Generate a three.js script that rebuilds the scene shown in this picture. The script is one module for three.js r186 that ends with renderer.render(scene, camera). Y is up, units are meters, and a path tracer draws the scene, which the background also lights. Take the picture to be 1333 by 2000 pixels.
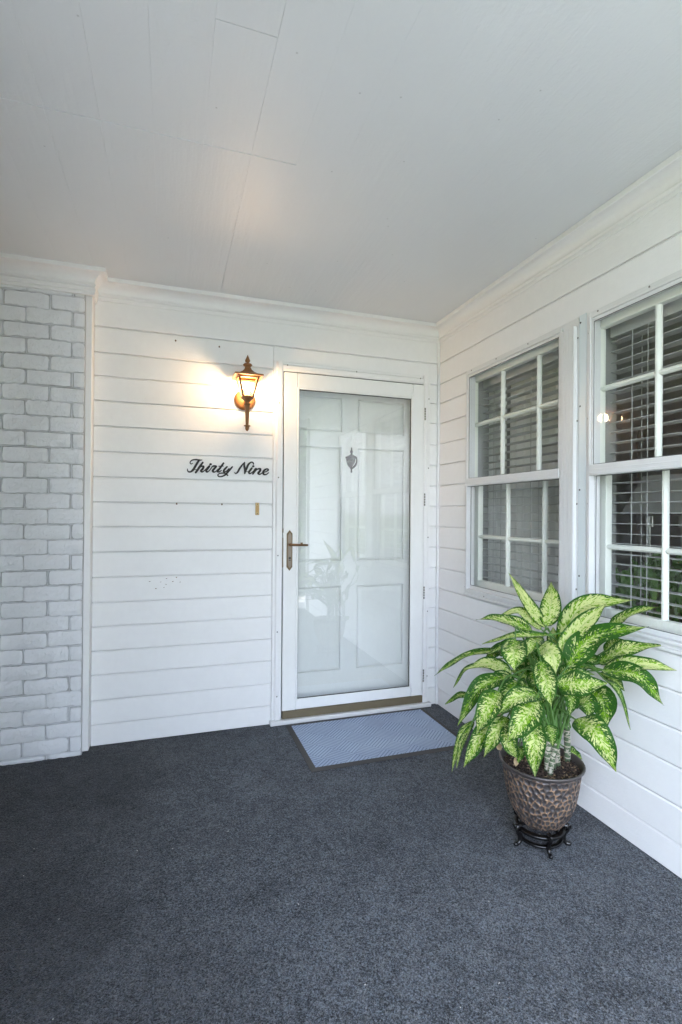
import * as THREE from 'three';
import { RoundedBoxGeometry } from 'three/addons/geometries/RoundedBoxGeometry.js';
import { mergeGeometries, toCreasedNormals } from 'three/addons/utils/BufferGeometryUtils.js';

// ---------------------------------------------------------------- camera, sky, sun, exposure
const scene = new THREE.Scene();
const camera = new THREE.PerspectiveCamera(89.96, 682 / 1024, 0.05, 900);
camera.position.set(-1.691, 1.25, 3.016);
camera.rotation.order = 'YXZ';
camera.rotation.set(0.0032, -0.32244, 0.00759);

const renderer = new THREE.WebGLRenderer({ antialias: true });
renderer.toneMapping = THREE.LinearToneMapping;
renderer.toneMappingExposure = 9;
renderer.shadowMap.enabled = true;

const SUN = new THREE.Vector3(-0.4, 0.85, -0.3).normalize();
const sun = new THREE.DirectionalLight(new THREE.Color(1, 0.95, 0.87), 4.0);
sun.position.copy(SUN).multiplyScalar(40);
sun.castShadow = true;
sun.shadow.camera.left = -20; sun.shadow.camera.right = 20; sun.shadow.camera.top = 20; sun.shadow.camera.bottom = -20; sun.shadow.camera.far = 100;
sun.shadow.mapSize.set(2048, 2048);
sun.shadow.radius = 3;
scene.add(sun, sun.target);

// ---------------------------------------------------------------- random numbers and noise
let seed = 7;
const rnd = () => { seed = (seed + 0x6d2b79f5) | 0; let t = Math.imul(seed ^ (seed >>> 15), 1 | seed); t = (t + Math.imul(t ^ (t >>> 7), 61 | t)) ^ t; return ((t ^ (t >>> 14)) >>> 0) / 4294967296; };
const rr = (a, b) => a + (b - a) * rnd();
const clamp = (x, a = 0, b = 1) => Math.min(b, Math.max(a, x));
const lerp = (a, b, t) => a + (b - a) * t;
const sstep = (x, a, b) => { const t = clamp((x - a) / (b - a)); return t * t * (3 - 2 * t); };
const h2 = (x, y) => { let n = Math.imul(x | 0, 374761393) + Math.imul(y | 0, 668265263); n = Math.imul(n ^ (n >>> 13), 1274126177); return ((n ^ (n >>> 16)) >>> 0) / 4294967296; };
const mod = (a, n) => ((a % n) + n) % n;
function vn(x, y, px = 1e6, py = 1e6) {           // value noise that repeats after px, py
  const ix = Math.floor(x), iy = Math.floor(y), fx = x - ix, fy = y - iy, s = fx * fx * (3 - 2 * fx), t = fy * fy * (3 - 2 * fy);
  const a = mod(ix, px), b = mod(ix + 1, px), c = mod(iy, py), d = mod(iy + 1, py);
  return lerp(lerp(h2(a, c), h2(b, c), s), lerp(h2(a, d), h2(b, d), s), t);
}
function fbm(x, y, p, q, o = 4) { let s = 0, a = 0.5, k = 1; for (let i = 0; i < o; i++) { s += a * vn(x * k + i * 17, y * k + i * 31, p * k, q * k); a *= 0.5; k *= 2; } return s / (1 - Math.pow(0.5, o)); }

function tex(w, h, f, srgb = false, wrap = true) { // f(u, v) -> [r, g, b] in 0..1
  const d = new Uint8Array(w * h * 4);
  for (let y = 0; y < h; y++) for (let x = 0; x < w; x++) {
    const c = f((x + 0.5) / w, (y + 0.5) / h, x, y), o = (y * w + x) * 4;
    for (let k = 0; k < 3; k++) d[o + k] = clamp(typeof c === 'number' ? c : c[k]) * 255;
    d[o + 3] = 255;
  }
  const t = new THREE.DataTexture(d, w, h);
  if (srgb) t.colorSpace = THREE.SRGBColorSpace;
  if (wrap) t.wrapS = t.wrapT = THREE.RepeatWrapping;
  t.magFilter = THREE.LinearFilter; t.minFilter = THREE.LinearMipmapLinearFilter; t.generateMipmaps = true; t.needsUpdate = true;
  return t;
}
const rep = (t, m, n = m) => { const c = t.clone(); c.repeat.set(1 / m, 1 / n); c.needsUpdate = true; return c; }; // one repeat per m metres
const lin = (r, g, b) => new THREE.Color().setRGB(r, g, b);
const std = (o) => new THREE.MeshStandardMaterial(o);
const phy = (o) => new THREE.MeshPhysicalMaterial(o);

{ // the sky: a softly clouded summer sky
  const W = 512, H = 256, d = new Float32Array(W * H * 4);
  for (let y = 0; y < H; y++) for (let x = 0; x < W; x++) {
    const el = ((y + 0.5) / H - 0.5) * Math.PI, az = ((x + 0.5) / W) * 2 * Math.PI, s = Math.sin(el), o = (y * W + x) * 4;
    const cx = Math.cos(az) * Math.cos(el), cz = Math.sin(az) * Math.cos(el), k = 1.6 / (Math.max(s, 0) + 0.25);
    const cl = sstep(fbm(cx * k + 40, cz * k + 40, 4096, 4096, 5), 0.4, 0.66);
    const up = clamp(s), base = [lerp(0.9, 0.44, Math.sqrt(up)), lerp(0.96, 0.6, Math.sqrt(up)), lerp(1.02, 0.95, Math.sqrt(up))];
    const white = [1.2, 1.22, 1.26];
    for (let c = 0; c < 3; c++) d[o + c] = s < 0 ? [0.22, 0.22, 0.2][c] : lerp(base[c], white[c], cl * 0.6) * 1.35;
    d[o + 3] = 1;
  }
  const t = new THREE.DataTexture(d, W, H, THREE.RGBAFormat, THREE.FloatType);
  t.mapping = THREE.EquirectangularReflectionMapping; t.magFilter = THREE.LinearFilter; t.needsUpdate = true;
  scene.background = t; scene.environment = t;
}

// ---------------------------------------------------------------- objects, parts, labels
const used = new Map();
function numbered(n) { const k = used.get(n) ?? 0; used.set(n, k + 1); return k ? n + '_' + String(k).padStart(3, '0') : n; }
const shade = (m) => { m.castShadow = m.receiveShadow = true; return m; };
function tag(o, label, category, group) { o.userData.kind = 'thing'; o.userData.label = label; o.userData.category = category; if (group) o.userData.group = group; return o; }
function thing(name, label, category, [x, y, z] = [0, 0, 0], turn = 0, group) {
  const o = new THREE.Group(); o.name = numbered(name); o.position.set(x, y, z); o.rotation.y = turn; scene.add(o);
  return tag(o, label, category, group);
}
function part(name, g, m, parent) {
  const list = (Array.isArray(g) ? g : [g]).map((x) => (x.index ? x.toNonIndexed() : x));
  for (const x of list) { for (const k of Object.keys(x.attributes)) if (!['position', 'normal', 'uv', 'color'].includes(k)) x.deleteAttribute(k); }
  const o = shade(new THREE.Mesh(list.length > 1 ? mergeGeometries(list) : list[0], m));
  o.name = name; parent.add(o); return o;
}
function struct(name, g, m) { const o = part(numbered(name), g, m, scene); o.userData.kind = 'structure'; return o; }

// ---------------------------------------------------------------- shapes
function metreUV(g, ox = 0, oy = 0) {             // uv in metres by the face's main direction
  const p = g.attributes.position, n = g.attributes.normal, uv = new Float32Array(p.count * 2);
  for (let i = 0; i < p.count; i++) {
    const ax = Math.abs(n.getX(i)), ay = Math.abs(n.getY(i)), az = Math.abs(n.getZ(i)), x = p.getX(i), y = p.getY(i), z = p.getZ(i);
    const [u, v] = az >= ax && az >= ay ? [x, y] : ay >= ax ? [x, z] : [z, y];
    uv[i * 2] = u + ox; uv[i * 2 + 1] = v + oy;
  }
  g.setAttribute('uv', new THREE.BufferAttribute(uv, 2));
  return g;
}
function box(x0, x1, y0, y1, z0, z1, r = 0) {
  const w = x1 - x0, h = y1 - y0, d = z1 - z0, k = Math.min(r, w / 2.01, h / 2.01, d / 2.01);
  let g = k > 0 ? new RoundedBoxGeometry(w, h, d, 1, k) : new THREE.BoxGeometry(w, h, d);
  if (g.index) g = g.toNonIndexed();
  g.translate((x0 + x1) / 2, (y0 + y1) / 2, (z0 + z1) / 2);
  return metreUV(g);
}
// A profile of [a, b] points drawn along local x from x0 to x1: a is height (y), b is depth (z). m0, m1 slide the ends with depth (mitres).
function extrudeX(profile, x0, x1, m0 = 0, m1 = 0, crease = 0.35, closed = true) {
  const pos = [], n = profile.length, at = (i, end) => { const [a, b] = profile[mod(i, n)]; return [end ? x1 + m1 * b : x0 + m0 * b, a, b]; };
  const tri = (...v) => v.forEach((q) => pos.push(...q));
  for (let i = 0; i < (closed ? n : n - 1); i++) { tri(at(i, 0), at(i + 1, 1), at(i, 1)); tri(at(i, 0), at(i + 1, 0), at(i + 1, 1)); }
  if (closed) {
    const faces = THREE.ShapeUtils.triangulateShape(profile.map(([a, b]) => new THREE.Vector2(b, a)), []);
    for (const f of faces) { tri(at(f[0], 0), at(f[2], 0), at(f[1], 0)); tri(at(f[0], 1), at(f[1], 1), at(f[2], 1)); }
  }
  let g = new THREE.BufferGeometry().setAttribute('position', new THREE.Float32BufferAttribute(pos, 3));
  g.computeVertexNormals();
  g = toCreasedNormals(g, crease);
  return metreUV(g);
}
function tube(points, radius, seg = 24, rad = 8, closed = false) {
  const c = new THREE.CatmullRomCurve3(points.map((p) => new THREE.Vector3(...p)), closed);
  const g = new THREE.TubeGeometry(c, seg, 1, rad, closed), p = g.attributes.position, fr = typeof radius === 'function' ? radius : () => radius, v = new THREE.Vector3(), o = new THREE.Vector3();
  for (let i = 0; i <= seg; i++) {
    const r = fr(i / seg); c.getPointAt(i / seg, o);
    for (let j = 0; j <= rad; j++) { const k = i * (rad + 1) + j; v.fromBufferAttribute(p, k).sub(o).multiplyScalar(r).add(o); p.setXYZ(k, v.x, v.y, v.z); }
  }
  if (closed) return g;
  const ends = [0, 1].map((e) => new THREE.SphereGeometry(fr(e), rad, 4).translate(...c.getPointAt(e).toArray()));
  return mergeGeometries([g.toNonIndexed(), ...ends.map((e) => e.toNonIndexed())]);
}
const lathe = (pts, seg = 32) => new THREE.LatheGeometry(pts.map(([r, y]) => new THREE.Vector2(r, y)), seg);
const move = (g, x, y, z) => g.translate(x, y, z);

// ---------------------------------------------------------------- materials
const paintBump = tex(512, 512, (u, v) => fbm(u * 10, v * 40, 10, 40, 4) * 0.6 + fbm(u * 120, v * 120, 120, 120, 2) * 0.4);
const dirt = tex(512, 512, (u, v) => { const a = fbm(u * 4, v * 5, 4, 5, 5), b = fbm(u * 60, v * 30, 60, 30, 3), g = 0.955 + (a - 0.5) * 0.05 + (b - 0.5) * 0.03; return [g, g, g * 0.997]; });
const M = {};
M.siding = std({ color: lin(0.86, 0.86, 0.86), map: rep(dirt, 1.3, 0.9), bumpMap: rep(paintBump, 0.5), bumpScale: 0.0011, roughness: 0.45 });
M.trim = std({ color: lin(0.86, 0.86, 0.86), map: rep(dirt, 0.7), bumpMap: rep(paintBump, 0.4), bumpScale: 0.0004, roughness: 0.42 });
M.alu = std({ color: lin(0.74, 0.745, 0.745), map: rep(dirt, 0.5), roughness: 0.36 });
M.doorWhite = std({ color: lin(0.87, 0.875, 0.865), map: rep(dirt, 0.9), bumpMap: rep(paintBump, 0.35), bumpScale: 0.0003, roughness: 0.35 });
M.sash = std({ color: lin(0.86, 0.875, 0.81), map: rep(dirt, 0.5), roughness: 0.4 });
M.sheath = std({ color: lin(0.3, 0.3, 0.29), roughness: 0.8 });
M.spline = std({ color: lin(0.12, 0.12, 0.12), roughness: 0.7 });
M.dark = std({ color: lin(0.02, 0.02, 0.02), roughness: 0.8 });
M.screw = std({ color: lin(0.22, 0.21, 0.19), roughness: 0.45, metalness: 0.6 });
M.rust = std({ color: lin(0.16, 0.09, 0.05), roughness: 0.8 });
M.glass = phy({ color: lin(0.985, 0.995, 0.99), roughness: 0, transmission: 1, thickness: 0, ior: 1.5, specularIntensity: 0.75 });
M.glassInner = phy({ color: lin(0.98, 0.99, 0.985), roughness: 0, transmission: 1, thickness: 0, ior: 1.5, specularIntensity: 0.3 });
M.glassDoor = phy({ color: lin(0.97, 0.99, 0.982), roughness: 0, transmission: 1, thickness: 0, ior: 2.05 });
M.bronze = std({ color: lin(0.16, 0.115, 0.065), metalness: 0.75, roughness: 0.42, bumpMap: rep(paintBump, 0.1), bumpScale: 0.0004 });
M.sweep = std({ color: lin(0.2, 0.165, 0.105), metalness: 0.5, roughness: 0.5, bumpMap: rep(paintBump, 0.2), bumpScale: 0.0003 });
M.brass = std({ color: lin(0.45, 0.33, 0.17), metalness: 0.8, roughness: 0.4 });
M.pewter = std({ color: lin(0.055, 0.048, 0.045), metalness: 0.7, roughness: 0.42 });
M.lantern = std({ color: lin(0.24, 0.105, 0.035), metalness: 0.15, roughness: 0.45, bumpMap: rep(paintBump, 0.08), bumpScale: 0.0005 });
M.ink = std({ color: lin(0.02, 0.018, 0.018), roughness: 0.6 });
M.blackLacquer = std({ color: lin(0.004, 0.0035, 0.0035), roughness: 0.26 });

const ceilBump = tex(1024, 1024, (u, v) => fbm(u * 90, v * 6, 90, 6, 4) * 0.65 + fbm(u * 160, v * 160, 160, 160, 2) * 0.35);
const ceilTone = tex(512, 512, (u, v) => { const a = fbm(u * 5, v * 3, 5, 3, 5), g = 0.95 + (a - 0.5) * 0.06 - (h2(u * 512, v * 512) > 0.99985 ? 0.4 : 0); return g; });
M.ceiling = std({ color: lin(0.765, 0.79, 0.805), map: rep(ceilTone, 2.2), bumpMap: rep(ceilBump, 1.25), bumpScale: 0.0012, roughness: 0.47 });

const brickBump = tex(512, 512, (u, v) => fbm(u * 14, v * 14, 14, 14, 5) * 0.7 + fbm(u * 70, v * 70, 70, 70, 2) * 0.3);
const brickTone = tex(512, 512, (u, v) => { const g = 0.95 + (fbm(u * 7, v * 7, 7, 7, 5) - 0.5) * 0.07; return [g, g, g * 1.005]; });
M.brick = std({ color: lin(0.8, 0.815, 0.84), map: rep(brickTone, 0.9), bumpMap: rep(brickBump, 0.33), bumpScale: 0.0035, roughness: 0.6 });
M.mortar = std({ color: lin(0.75, 0.765, 0.79), map: rep(brickTone, 0.6), bumpMap: rep(brickBump, 0.2), bumpScale: 0.004, roughness: 0.8 });

const pile = tex(1024, 1024, (u, v, x, y) => {
  const a = h2(x, y), b = h2((x >> 1) + 900, (y >> 1) + 77), m = fbm(u * 60, v * 60, 60, 60, 3), big = fbm(u * 5, v * 5, 5, 5, 3);
  const c = h2((x >> 2) + 411, (y >> 2) + 207), blot = fbm(u * 13 + 5, v * 13, 13, 13, 3);
  let g = 0.5 + (a - 0.5) * 0.6 + (b - 0.5) * 1.05 + (c - 0.5) * 0.6 + (m - 0.5) * 0.4 + (big - 0.5) * 0.22 + (blot - 0.5) * 0.3;
  if (h2(x + 31, y + 5) > 0.996) g += 0.8;
  const k = clamp(g, 0.05, 1.6) * 0.6;
  const w = (h2((x >> 3) + 5, (y >> 3) + 9) - 0.5) * 0.08; return [k * (0.96 + w), k * 0.98, k * (1.02 - w)];
});
const pileBump = tex(1024, 1024, (u, v, x, y) => h2((x >> 1) + 13, (y >> 1) + 91) * 0.5 + h2(x + 3, y + 7) * 0.25 + fbm(u * 40, v * 40, 40, 40, 3) * 0.4);
M.carpet = phy({ color: lin(0.247, 0.259, 0.268), map: rep(pile, 1.35), bumpMap: rep(pileBump, 1.35), bumpScale: 0.011, roughness: 0.97, sheen: 0.2, sheenRoughness: 0.6, sheenColor: lin(0.7, 0.8, 1) });

// ---------------------------------------------------------------- the setting: floor, ceiling, yard
const FLOOR_END = 3.6;
{
  // the carpet: darker and browner towards the left, lighter to the right, mottled
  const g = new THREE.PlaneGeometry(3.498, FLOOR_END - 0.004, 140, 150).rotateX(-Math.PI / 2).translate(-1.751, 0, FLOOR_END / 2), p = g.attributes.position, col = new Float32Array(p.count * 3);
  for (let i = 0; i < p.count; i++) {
    const x = p.getX(i), z = p.getZ(i), n = fbm(x * 3 + 20, z * 3, 4096, 4096, 4) - 0.5, f = fbm(x * 9 + 70, z * 9, 4096, 4096, 3) - 0.5, rightward = sstep(x + n * 0.6, -2.1, -1.25), k = lerp(0.5, 1.08, rightward) * (1 + n * 0.2 + f * 0.16);
    col.set([k * lerp(1.06, 1, rightward), k, k * lerp(0.95, 1.01, rightward)], i * 3);
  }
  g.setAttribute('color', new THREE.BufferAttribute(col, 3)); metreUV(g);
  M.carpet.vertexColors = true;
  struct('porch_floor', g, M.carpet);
  struct('porch_slab', box(-3.5, -0.002, -0.18, -0.004, 0.002, FLOOR_END, 0.004), std({ color: lin(0.35, 0.34, 0.33), roughness: 0.9 }));
}
{
  const grass = tex(512, 512, (u, v, x, y) => { const a = fbm(u * 9, v * 9, 9, 9, 5), b = h2(x, y); return [0.3 + a * 0.35 + b * 0.12, 0.42 + a * 0.3 + b * 0.14, 0.16 + a * 0.1 + b * 0.05]; });
  const g = new THREE.PlaneGeometry(700, 700, 1, 1).rotateX(-Math.PI / 2).translate(0, -0.16, 0); metreUV(g);
  struct('lawn', g, std({ color: lin(0.17, 0.2, 0.13), map: rep(grass, 3), roughness: 1 }));
  const conc = tex(512, 512, (u, v, x, y) => 0.75 + (fbm(u * 6, v * 6, 6, 6, 5) - 0.5) * 0.3 + (h2(x, y) - 0.5) * 0.12);
  struct('driveway', box(-7.5, 3.6, -0.4, -0.145, FLOOR_END + 0.002, 14, 0.01), std({ color: lin(0.5, 0.49, 0.47), map: rep(conc, 2), roughness: 0.9 }));  // unseen paving, widened leftward to bounce light into the porch
}
const CEIL = 2.487;
{
  const c = thing('porch_ceiling', 'white painted plank ceiling over the porch with fine seams', 'ceiling');
  const xs = []; for (let x = 0.0; x > -3.5; x -= 0.1585) xs.push(x - 0.008);
  part('backing_board', box(-3.5, 0, CEIL + 0.0025, CEIL + 0.03, 0, FLOOR_END), M.ceiling, c);
  for (let i = 0; i < xs.length; i++) {
    const a = xs[i], b = i + 1 < xs.length ? xs[i + 1] : -3.5;
    const cuts = a < -1.2 ? [0.0, 1.24, FLOOR_END] : [0.0, FLOOR_END];
    if (a < -1.4 && a > -1.5) cuts.splice(2, 0, 1.7);
    for (let k = 0; k + 1 < cuts.length; k++) {
      const drop = rr(-0.0003, 0.0003) + (k === 0 && a < -1.2 ? 0.0014 : 0), gap = a < -1.2 ? 0.0002 : 0.00008;
      part('ceiling_plank', box(b + gap, a - gap, CEIL - drop, CEIL + 0.012, cuts[k] + (k ? 0.0012 : 0.0004), cuts[k + 1] - (cuts[k + 1] < FLOOR_END ? 0.0007 : 0.0004), a < -1.2 ? 0.00045 : 0.0002), M.ceiling, c);
    }
  }
}

// ---------------------------------------------------------------- siding walls
const LINES = [0.1156, 0.2454, 0.3806, 0.5091, 0.6398, 0.7683, 0.9027, 1.0385, 1.1722, 1.3049, 1.439, 1.5747, 1.7114, 1.8463, 1.9787, 2.106, 2.2435, 2.372];
const ROWS = LINES.map((y, i) => [i ? LINES[i - 1] : 0.003, y]);
function boardProfile(h, top = true, deep = 0.0054) {
  const p = [[0.0004, 0.0005], [0.0004, 0.0118], [0.0014, 0.0134], [0.003, 0.0141]];
  if (top) p.push([h - 0.0105, 0.0128], [h - 0.0092, 0.0121], [h - 0.0066, 0.0092], [h - 0.0042, 0.0075], [h - 0.0037, deep + 0.0006], [h - 0.0007, deep], [h - 0.0007, 0.0005]);
  else p.push([h, 0.0122], [h, 0.0005]);
  return p;
}
function board(parent, x0, x1, y0, y1, top = true) {
  const g = extrudeX(boardProfile(y1 - y0, top, y1 < 1.1 ? 0.0016 : y1 < 1.5 ? 0.004 : 0.0056), x0 + 0.0008, x1 - 0.0008, 0, 0, 0.05);
  const q = rr(0, 9), r = rr(0, 9), uv = g.attributes.uv; for (let i = 0; i < uv.count; i++) uv.setXY(i, uv.getX(i) + q, uv.getY(i) + r);
  const o = part('siding_board', g, M.siding, parent);
  o.position.set(0, y0, rr(-0.0006, 0.0006)); o.rotation.x = rr(-0.004, 0.004); return o;
}
const XL = -2.08, CX0 = -1.116, CX1 = -0.081, CTOP = 2.149;       // left trim, casing left and right, casing top
const doorWall = thing('clapboard_wall', 'white clapboard wall around the entry door, between brick pier and corner', 'wall');
ROWS.forEach(([y0, y1], i) => {
  if (y1 < CTOP) { board(doorWall, XL, CX0, y0, y1); board(doorWall, CX1, -0.026, y0, y1); }
  else if (y0 < CTOP) { board(doorWall, XL, CX0, y0, y1); board(doorWall, CX0, CX1, CTOP, y1); board(doorWall, CX1, -0.026, y0, y1); }
  else board(doorWall, XL, -0.026, y0, y1);
});
part('frieze_board', [box(XL, -0.026, 2.3725, 2.5, 0.0005, 0.0075, 0.002)], M.trim, doorWall);
part('sheathing', [box(-3.5, -1.075, 0, 2.5, -0.2, 0), box(-1.075, -0.105, 2.115, 2.5, -0.2, 0), box(-0.105, 0, 0, 2.5, -0.2, 0)], M.sheath, doorWall);
for (const [x, y] of [[-1.668, 2.208], [-1.43, 2.2], [-1.655, 1.298], [-1.408, 1.298]]) part('nail', move(new THREE.SphereGeometry(0.0045, 8, 6).scale(1, 1.2, 0.7), x, y, 0.0145), M.rust, doorWall);
for (let k = 0; k < 9; k++) part('paint_chip', move(new THREE.CircleGeometry(0.0025, 5).scale(rr(0.8, 2.4), rr(0.4, 1), 1).rotateZ(rr(-0.5, 0.5)), -1.76 + rr(-0.05, 0.14), 0.86 + rr(-0.035, 0.03), 0.0142), M.rust, doorWall);

const WIN = [[0.345, 1.238], [1.282, 2.152]];                      // what the two storm windows cover along the wall
const OPEN = [[0.31, 1.222], [1.262, 2.168]], WY0 = 0.785, WY1 = 2.106, END = 3.3;
const sideWall = thing('clapboard_wall', 'white clapboard wall with the pair of windows, right of the door', 'wall', [0, 0, 0], -Math.PI / 2);
ROWS.forEach(([y0, y1]) => {
  const inWin = y1 > WY0 + 0.01 && y0 < WY1 - 0.005;
  if (!inWin) board(sideWall, 0.026, END, y0, y1);
  else {
    const lo = Math.max(y0, 0), a = WIN[0][0], b = WIN[1][1];
    board(sideWall, 0.026, a, y0, y1); board(sideWall, b, END, y0, y1);
    if (y0 < WY0) board(sideWall, a, b, lo, WY0, false);
    if (y1 > WY1) board(sideWall, a, b, WY1, y1);
  }
});
part('frieze_board', [box(0.026, END, 2.3725, 2.5, 0.0005, 0.0075, 0.002)], M.trim, sideWall);
{
  const z1 = 0, z0 = -0.17;
  part('sheathing', [box(0, OPEN[0][0], 0, 2.5, z0, z1), box(OPEN[0][1], OPEN[1][0], 0.8, 2.09, z0, z1), box(OPEN[1][1], END, 0, 2.5, z0, z1),
    box(OPEN[0][0], OPEN[1][1], 0, 0.8, z0, z1), box(OPEN[0][0], OPEN[1][1], 2.09, 2.5, z0, z1)], M.sheath, sideWall);
}
part('corner_trim', box(-0.0255, 0, 0.002, 2.4, 0, 0.0255, 0.004), M.trim, doorWall);

// ---------------------------------------------------------------- brick pier
const PZ = 0.11;
const pier = thing('brick_pier', 'white painted brick wall end at the left of the clapboards', 'brick wall');
const joints = [];
part('brick_core', box(-3.5, -2.112, 0, 2.5, 0.001, PZ - 0.0122), std({ color: lin(0.5, 0.5, 0.51), roughness: 0.9 }), pier);
part('edge_trim', box(-2.1115, -2.0805, 0.012, 2.4, 0.0005, 0.088, 0.004), M.trim, pier);
function brickGeometry(w, h, d, s) {               // a worn brick: front face with uneven rounded edges
  const nx = Math.max(3, Math.round(w / 0.013)), ny = 5, pos = [], idx = [], id = (i, j) => j * (nx + 1) + i;
  for (let j = 0; j <= ny; j++) for (let i = 0; i <= nx; i++) {
    const u = i / nx, v = j / ny, eu = Math.min(u, 1 - u) * w, ev = Math.min(v, 1 - v) * h, e = Math.min(eu, ev);
    const edge = i === 0 || j === 0 || i === nx || j === ny, wob = edge ? 0.0032 : 0.001;
    let x = u * w + (vn(u * 9 + s, v * 3 + s) - 0.5) * wob, y = v * h + (vn(u * 22 + s * 3, v * 2 + s) - 0.5) * wob * 1.3;
    if ((i === 0 || i === nx) && (j === 0 || j === ny)) { const c = 0.001 + 0.0032 * h2(i + s * 7, j) ** 2; x += (i ? -1 : 1) * c; y += (j ? -1 : 1) * c; }
    pos.push(x, y, edge ? d - 0.0035 : d - (e < 0.02 ? 0.0008 : 0) + (vn(u * 7 + s, v * 3 + s * 2) - 0.5) * 0.002);
  }
  const n0 = pos.length / 3, ring = [];
  for (let i = 0; i < nx; i++) ring.push(id(i, 0)); for (let j = 0; j < ny; j++) ring.push(id(nx, j));
  for (let i = nx; i > 0; i--) ring.push(id(i, ny)); for (let j = ny; j > 0; j--) ring.push(id(0, j));
  for (const k of ring) pos.push(pos[k * 3], pos[k * 3 + 1], 0);
  for (let j = 0; j < ny; j++) for (let i = 0; i < nx; i++) { const a = id(i, j), b = id(i + 1, j), c = id(i + 1, j + 1), e = id(i, j + 1); idx.push(a, b, c, a, c, e); }
  for (let k = 0; k < ring.length; k++) { const q = (k + 1) % ring.length; idx.push(ring[k], n0 + k, n0 + q, ring[k], n0 + q, ring[q]); }
  let g = new THREE.BufferGeometry().setAttribute('position', new THREE.Float32BufferAttribute(pos, 3)); g.setIndex(idx);
  g = g.toNonIndexed(); g.computeVertexNormals(); g = toCreasedNormals(g, 0.9); return metreUV(g, s * 3.7, s * 1.3);
}
{
  const pitch = 0.0773, L = 0.1985, J = 0.0075, mod_ = L + J, DEEP = 0.013;
  for (let k = -1; k <= 31; k++) {
    const y0 = Math.max(0.002, 0.026 + pitch * k + J / 2), y1 = Math.min(2.46, 0.026 + pitch * (k + 1) - J / 2);
    if (y1 - y0 < 0.012) continue;
    const jx = (k & 1) ? -2.27 : -2.169;            // a head joint of this course
    let x = jx + mod_;
    joints.push(box(-3.5, -2.1135, y1 + 0.0014, y1 + J - 0.001, PZ - 0.0125, PZ - 0.0035 + rr(-0.001, 0.001), 0.002));
    for (; x > -3.45; x -= mod_) {
      if (x < -2.12) joints.push(box(x - J / 2 + 0.0014, x + J / 2 - 0.0014, y0, y1, PZ - 0.0125, PZ - 0.004, 0.002));
      const e0 = Math.max(x - mod_ + J / 2, -3.49) + rr(-0.003, 0.003), e1 = Math.min(x - J / 2, -2.1135 + 0.0) + rr(-0.003, 0.0015);
      if (e1 - e0 < 0.02) continue;
      const b = part('brick', brickGeometry(e1 - e0, y1 - y0 + rr(-0.002, 0.002), DEEP + rr(-0.002, 0.002), rr(0, 50)), M.brick, pier);
      b.position.set(e0, y0 + rr(-0.0015, 0.0015), PZ - 0.0125); b.rotation.z = rr(-0.005, 0.005);
    }
  }
  part('mortar', joints, M.mortar, pier);
}
// an unseen board screen, added to block light from the left
{
  const t = thing('light_block_screen', 'unseen grey board screen added to block light on the left of the porch', 'screen');
  const m = std({ color: lin(0.4, 0.39, 0.38), map: rep(ceilTone, 1), bumpMap: rep(ceilBump, 1), bumpScale: 0.002, roughness: 0.7 });
  for (let z = 0.13; z < 1.66; z += 0.141) part('board', box(-2.56, -2.535, 0.004, 2.48, z, z + 0.138, 0.003), m, t);
  for (let z = 1.7; z < 2.7; z += 0.141) part('board', box(-2.235, -2.21, 0.004, 2.48, z, z + 0.138, 0.003), m, t);
  part('end_board', box(-2.56, -2.21, 0.004, 2.48, 1.672, 1.698, 0.003), m, t);
  for (const y of [0.3, 1.25, 2.2]) { part('rail', box(-2.6, -2.561, y, y + 0.09, 0.13, 1.67, 0.003), m, t); part('rail', box(-2.275, -2.236, y, y + 0.09, 1.7, 2.82, 0.003), m, t); }
}

// ---------------------------------------------------------------- crown moulding
{
  const crown = thing('crown_moulding', 'white cove crown moulding where walls meet the porch ceiling', 'moulding');
  const P = [[2.4, 0.0005], [2.4, 0.0125], [2.4035, 0.0175], [2.4085, 0.0205], [2.4135, 0.0195], [2.4165, 0.0165], [2.4168, 0.0125]];
  for (let i = 0; i <= 10; i++) { const t = i / 10; P.push([2.418 + 0.045 * Math.sin(t * Math.PI / 2), 0.0125 + 0.0445 * (1 - Math.cos(t * Math.PI / 2))]); }
  P.push([2.463, 0.0655], [2.465, 0.07], [CEIL - 0.001, 0.07], [CEIL - 0.001, 0.0005]);
  const put = (g, x, z, ry) => { const o = part('moulding_run', g, M.trim, crown); o.position.set(x, 0, z); o.rotation.y = ry; return o; };
  const F = [[2.36, 0.0005], [2.36, 0.0115], [2.3615, 0.0135], [2.376, 0.0135], [2.3765, 0.0165], [2.378, 0.0178], [2.392, 0.0178], [2.3935, 0.0165], [2.394, 0.0135], [2.3995, 0.0135], [2.3995, 0.0005]];
  for (const Q of [P, F]) {
    put(extrudeX(Q, XL, 0, 1, -1), 0, 0, 0);                  // over the door wall: inner corners at both ends
    put(extrudeX(Q, 0, END, 1, 0), 0, 0, -Math.PI / 2);       // over the window wall
    put(extrudeX(Q, -3.45, XL, 0, 1), 0, PZ, 0);              // over the brick, outer corner
    put(extrudeX(Q, -PZ, 0, -1, -1), XL, 0, Math.PI / 2);     // its return
  }
}

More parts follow.
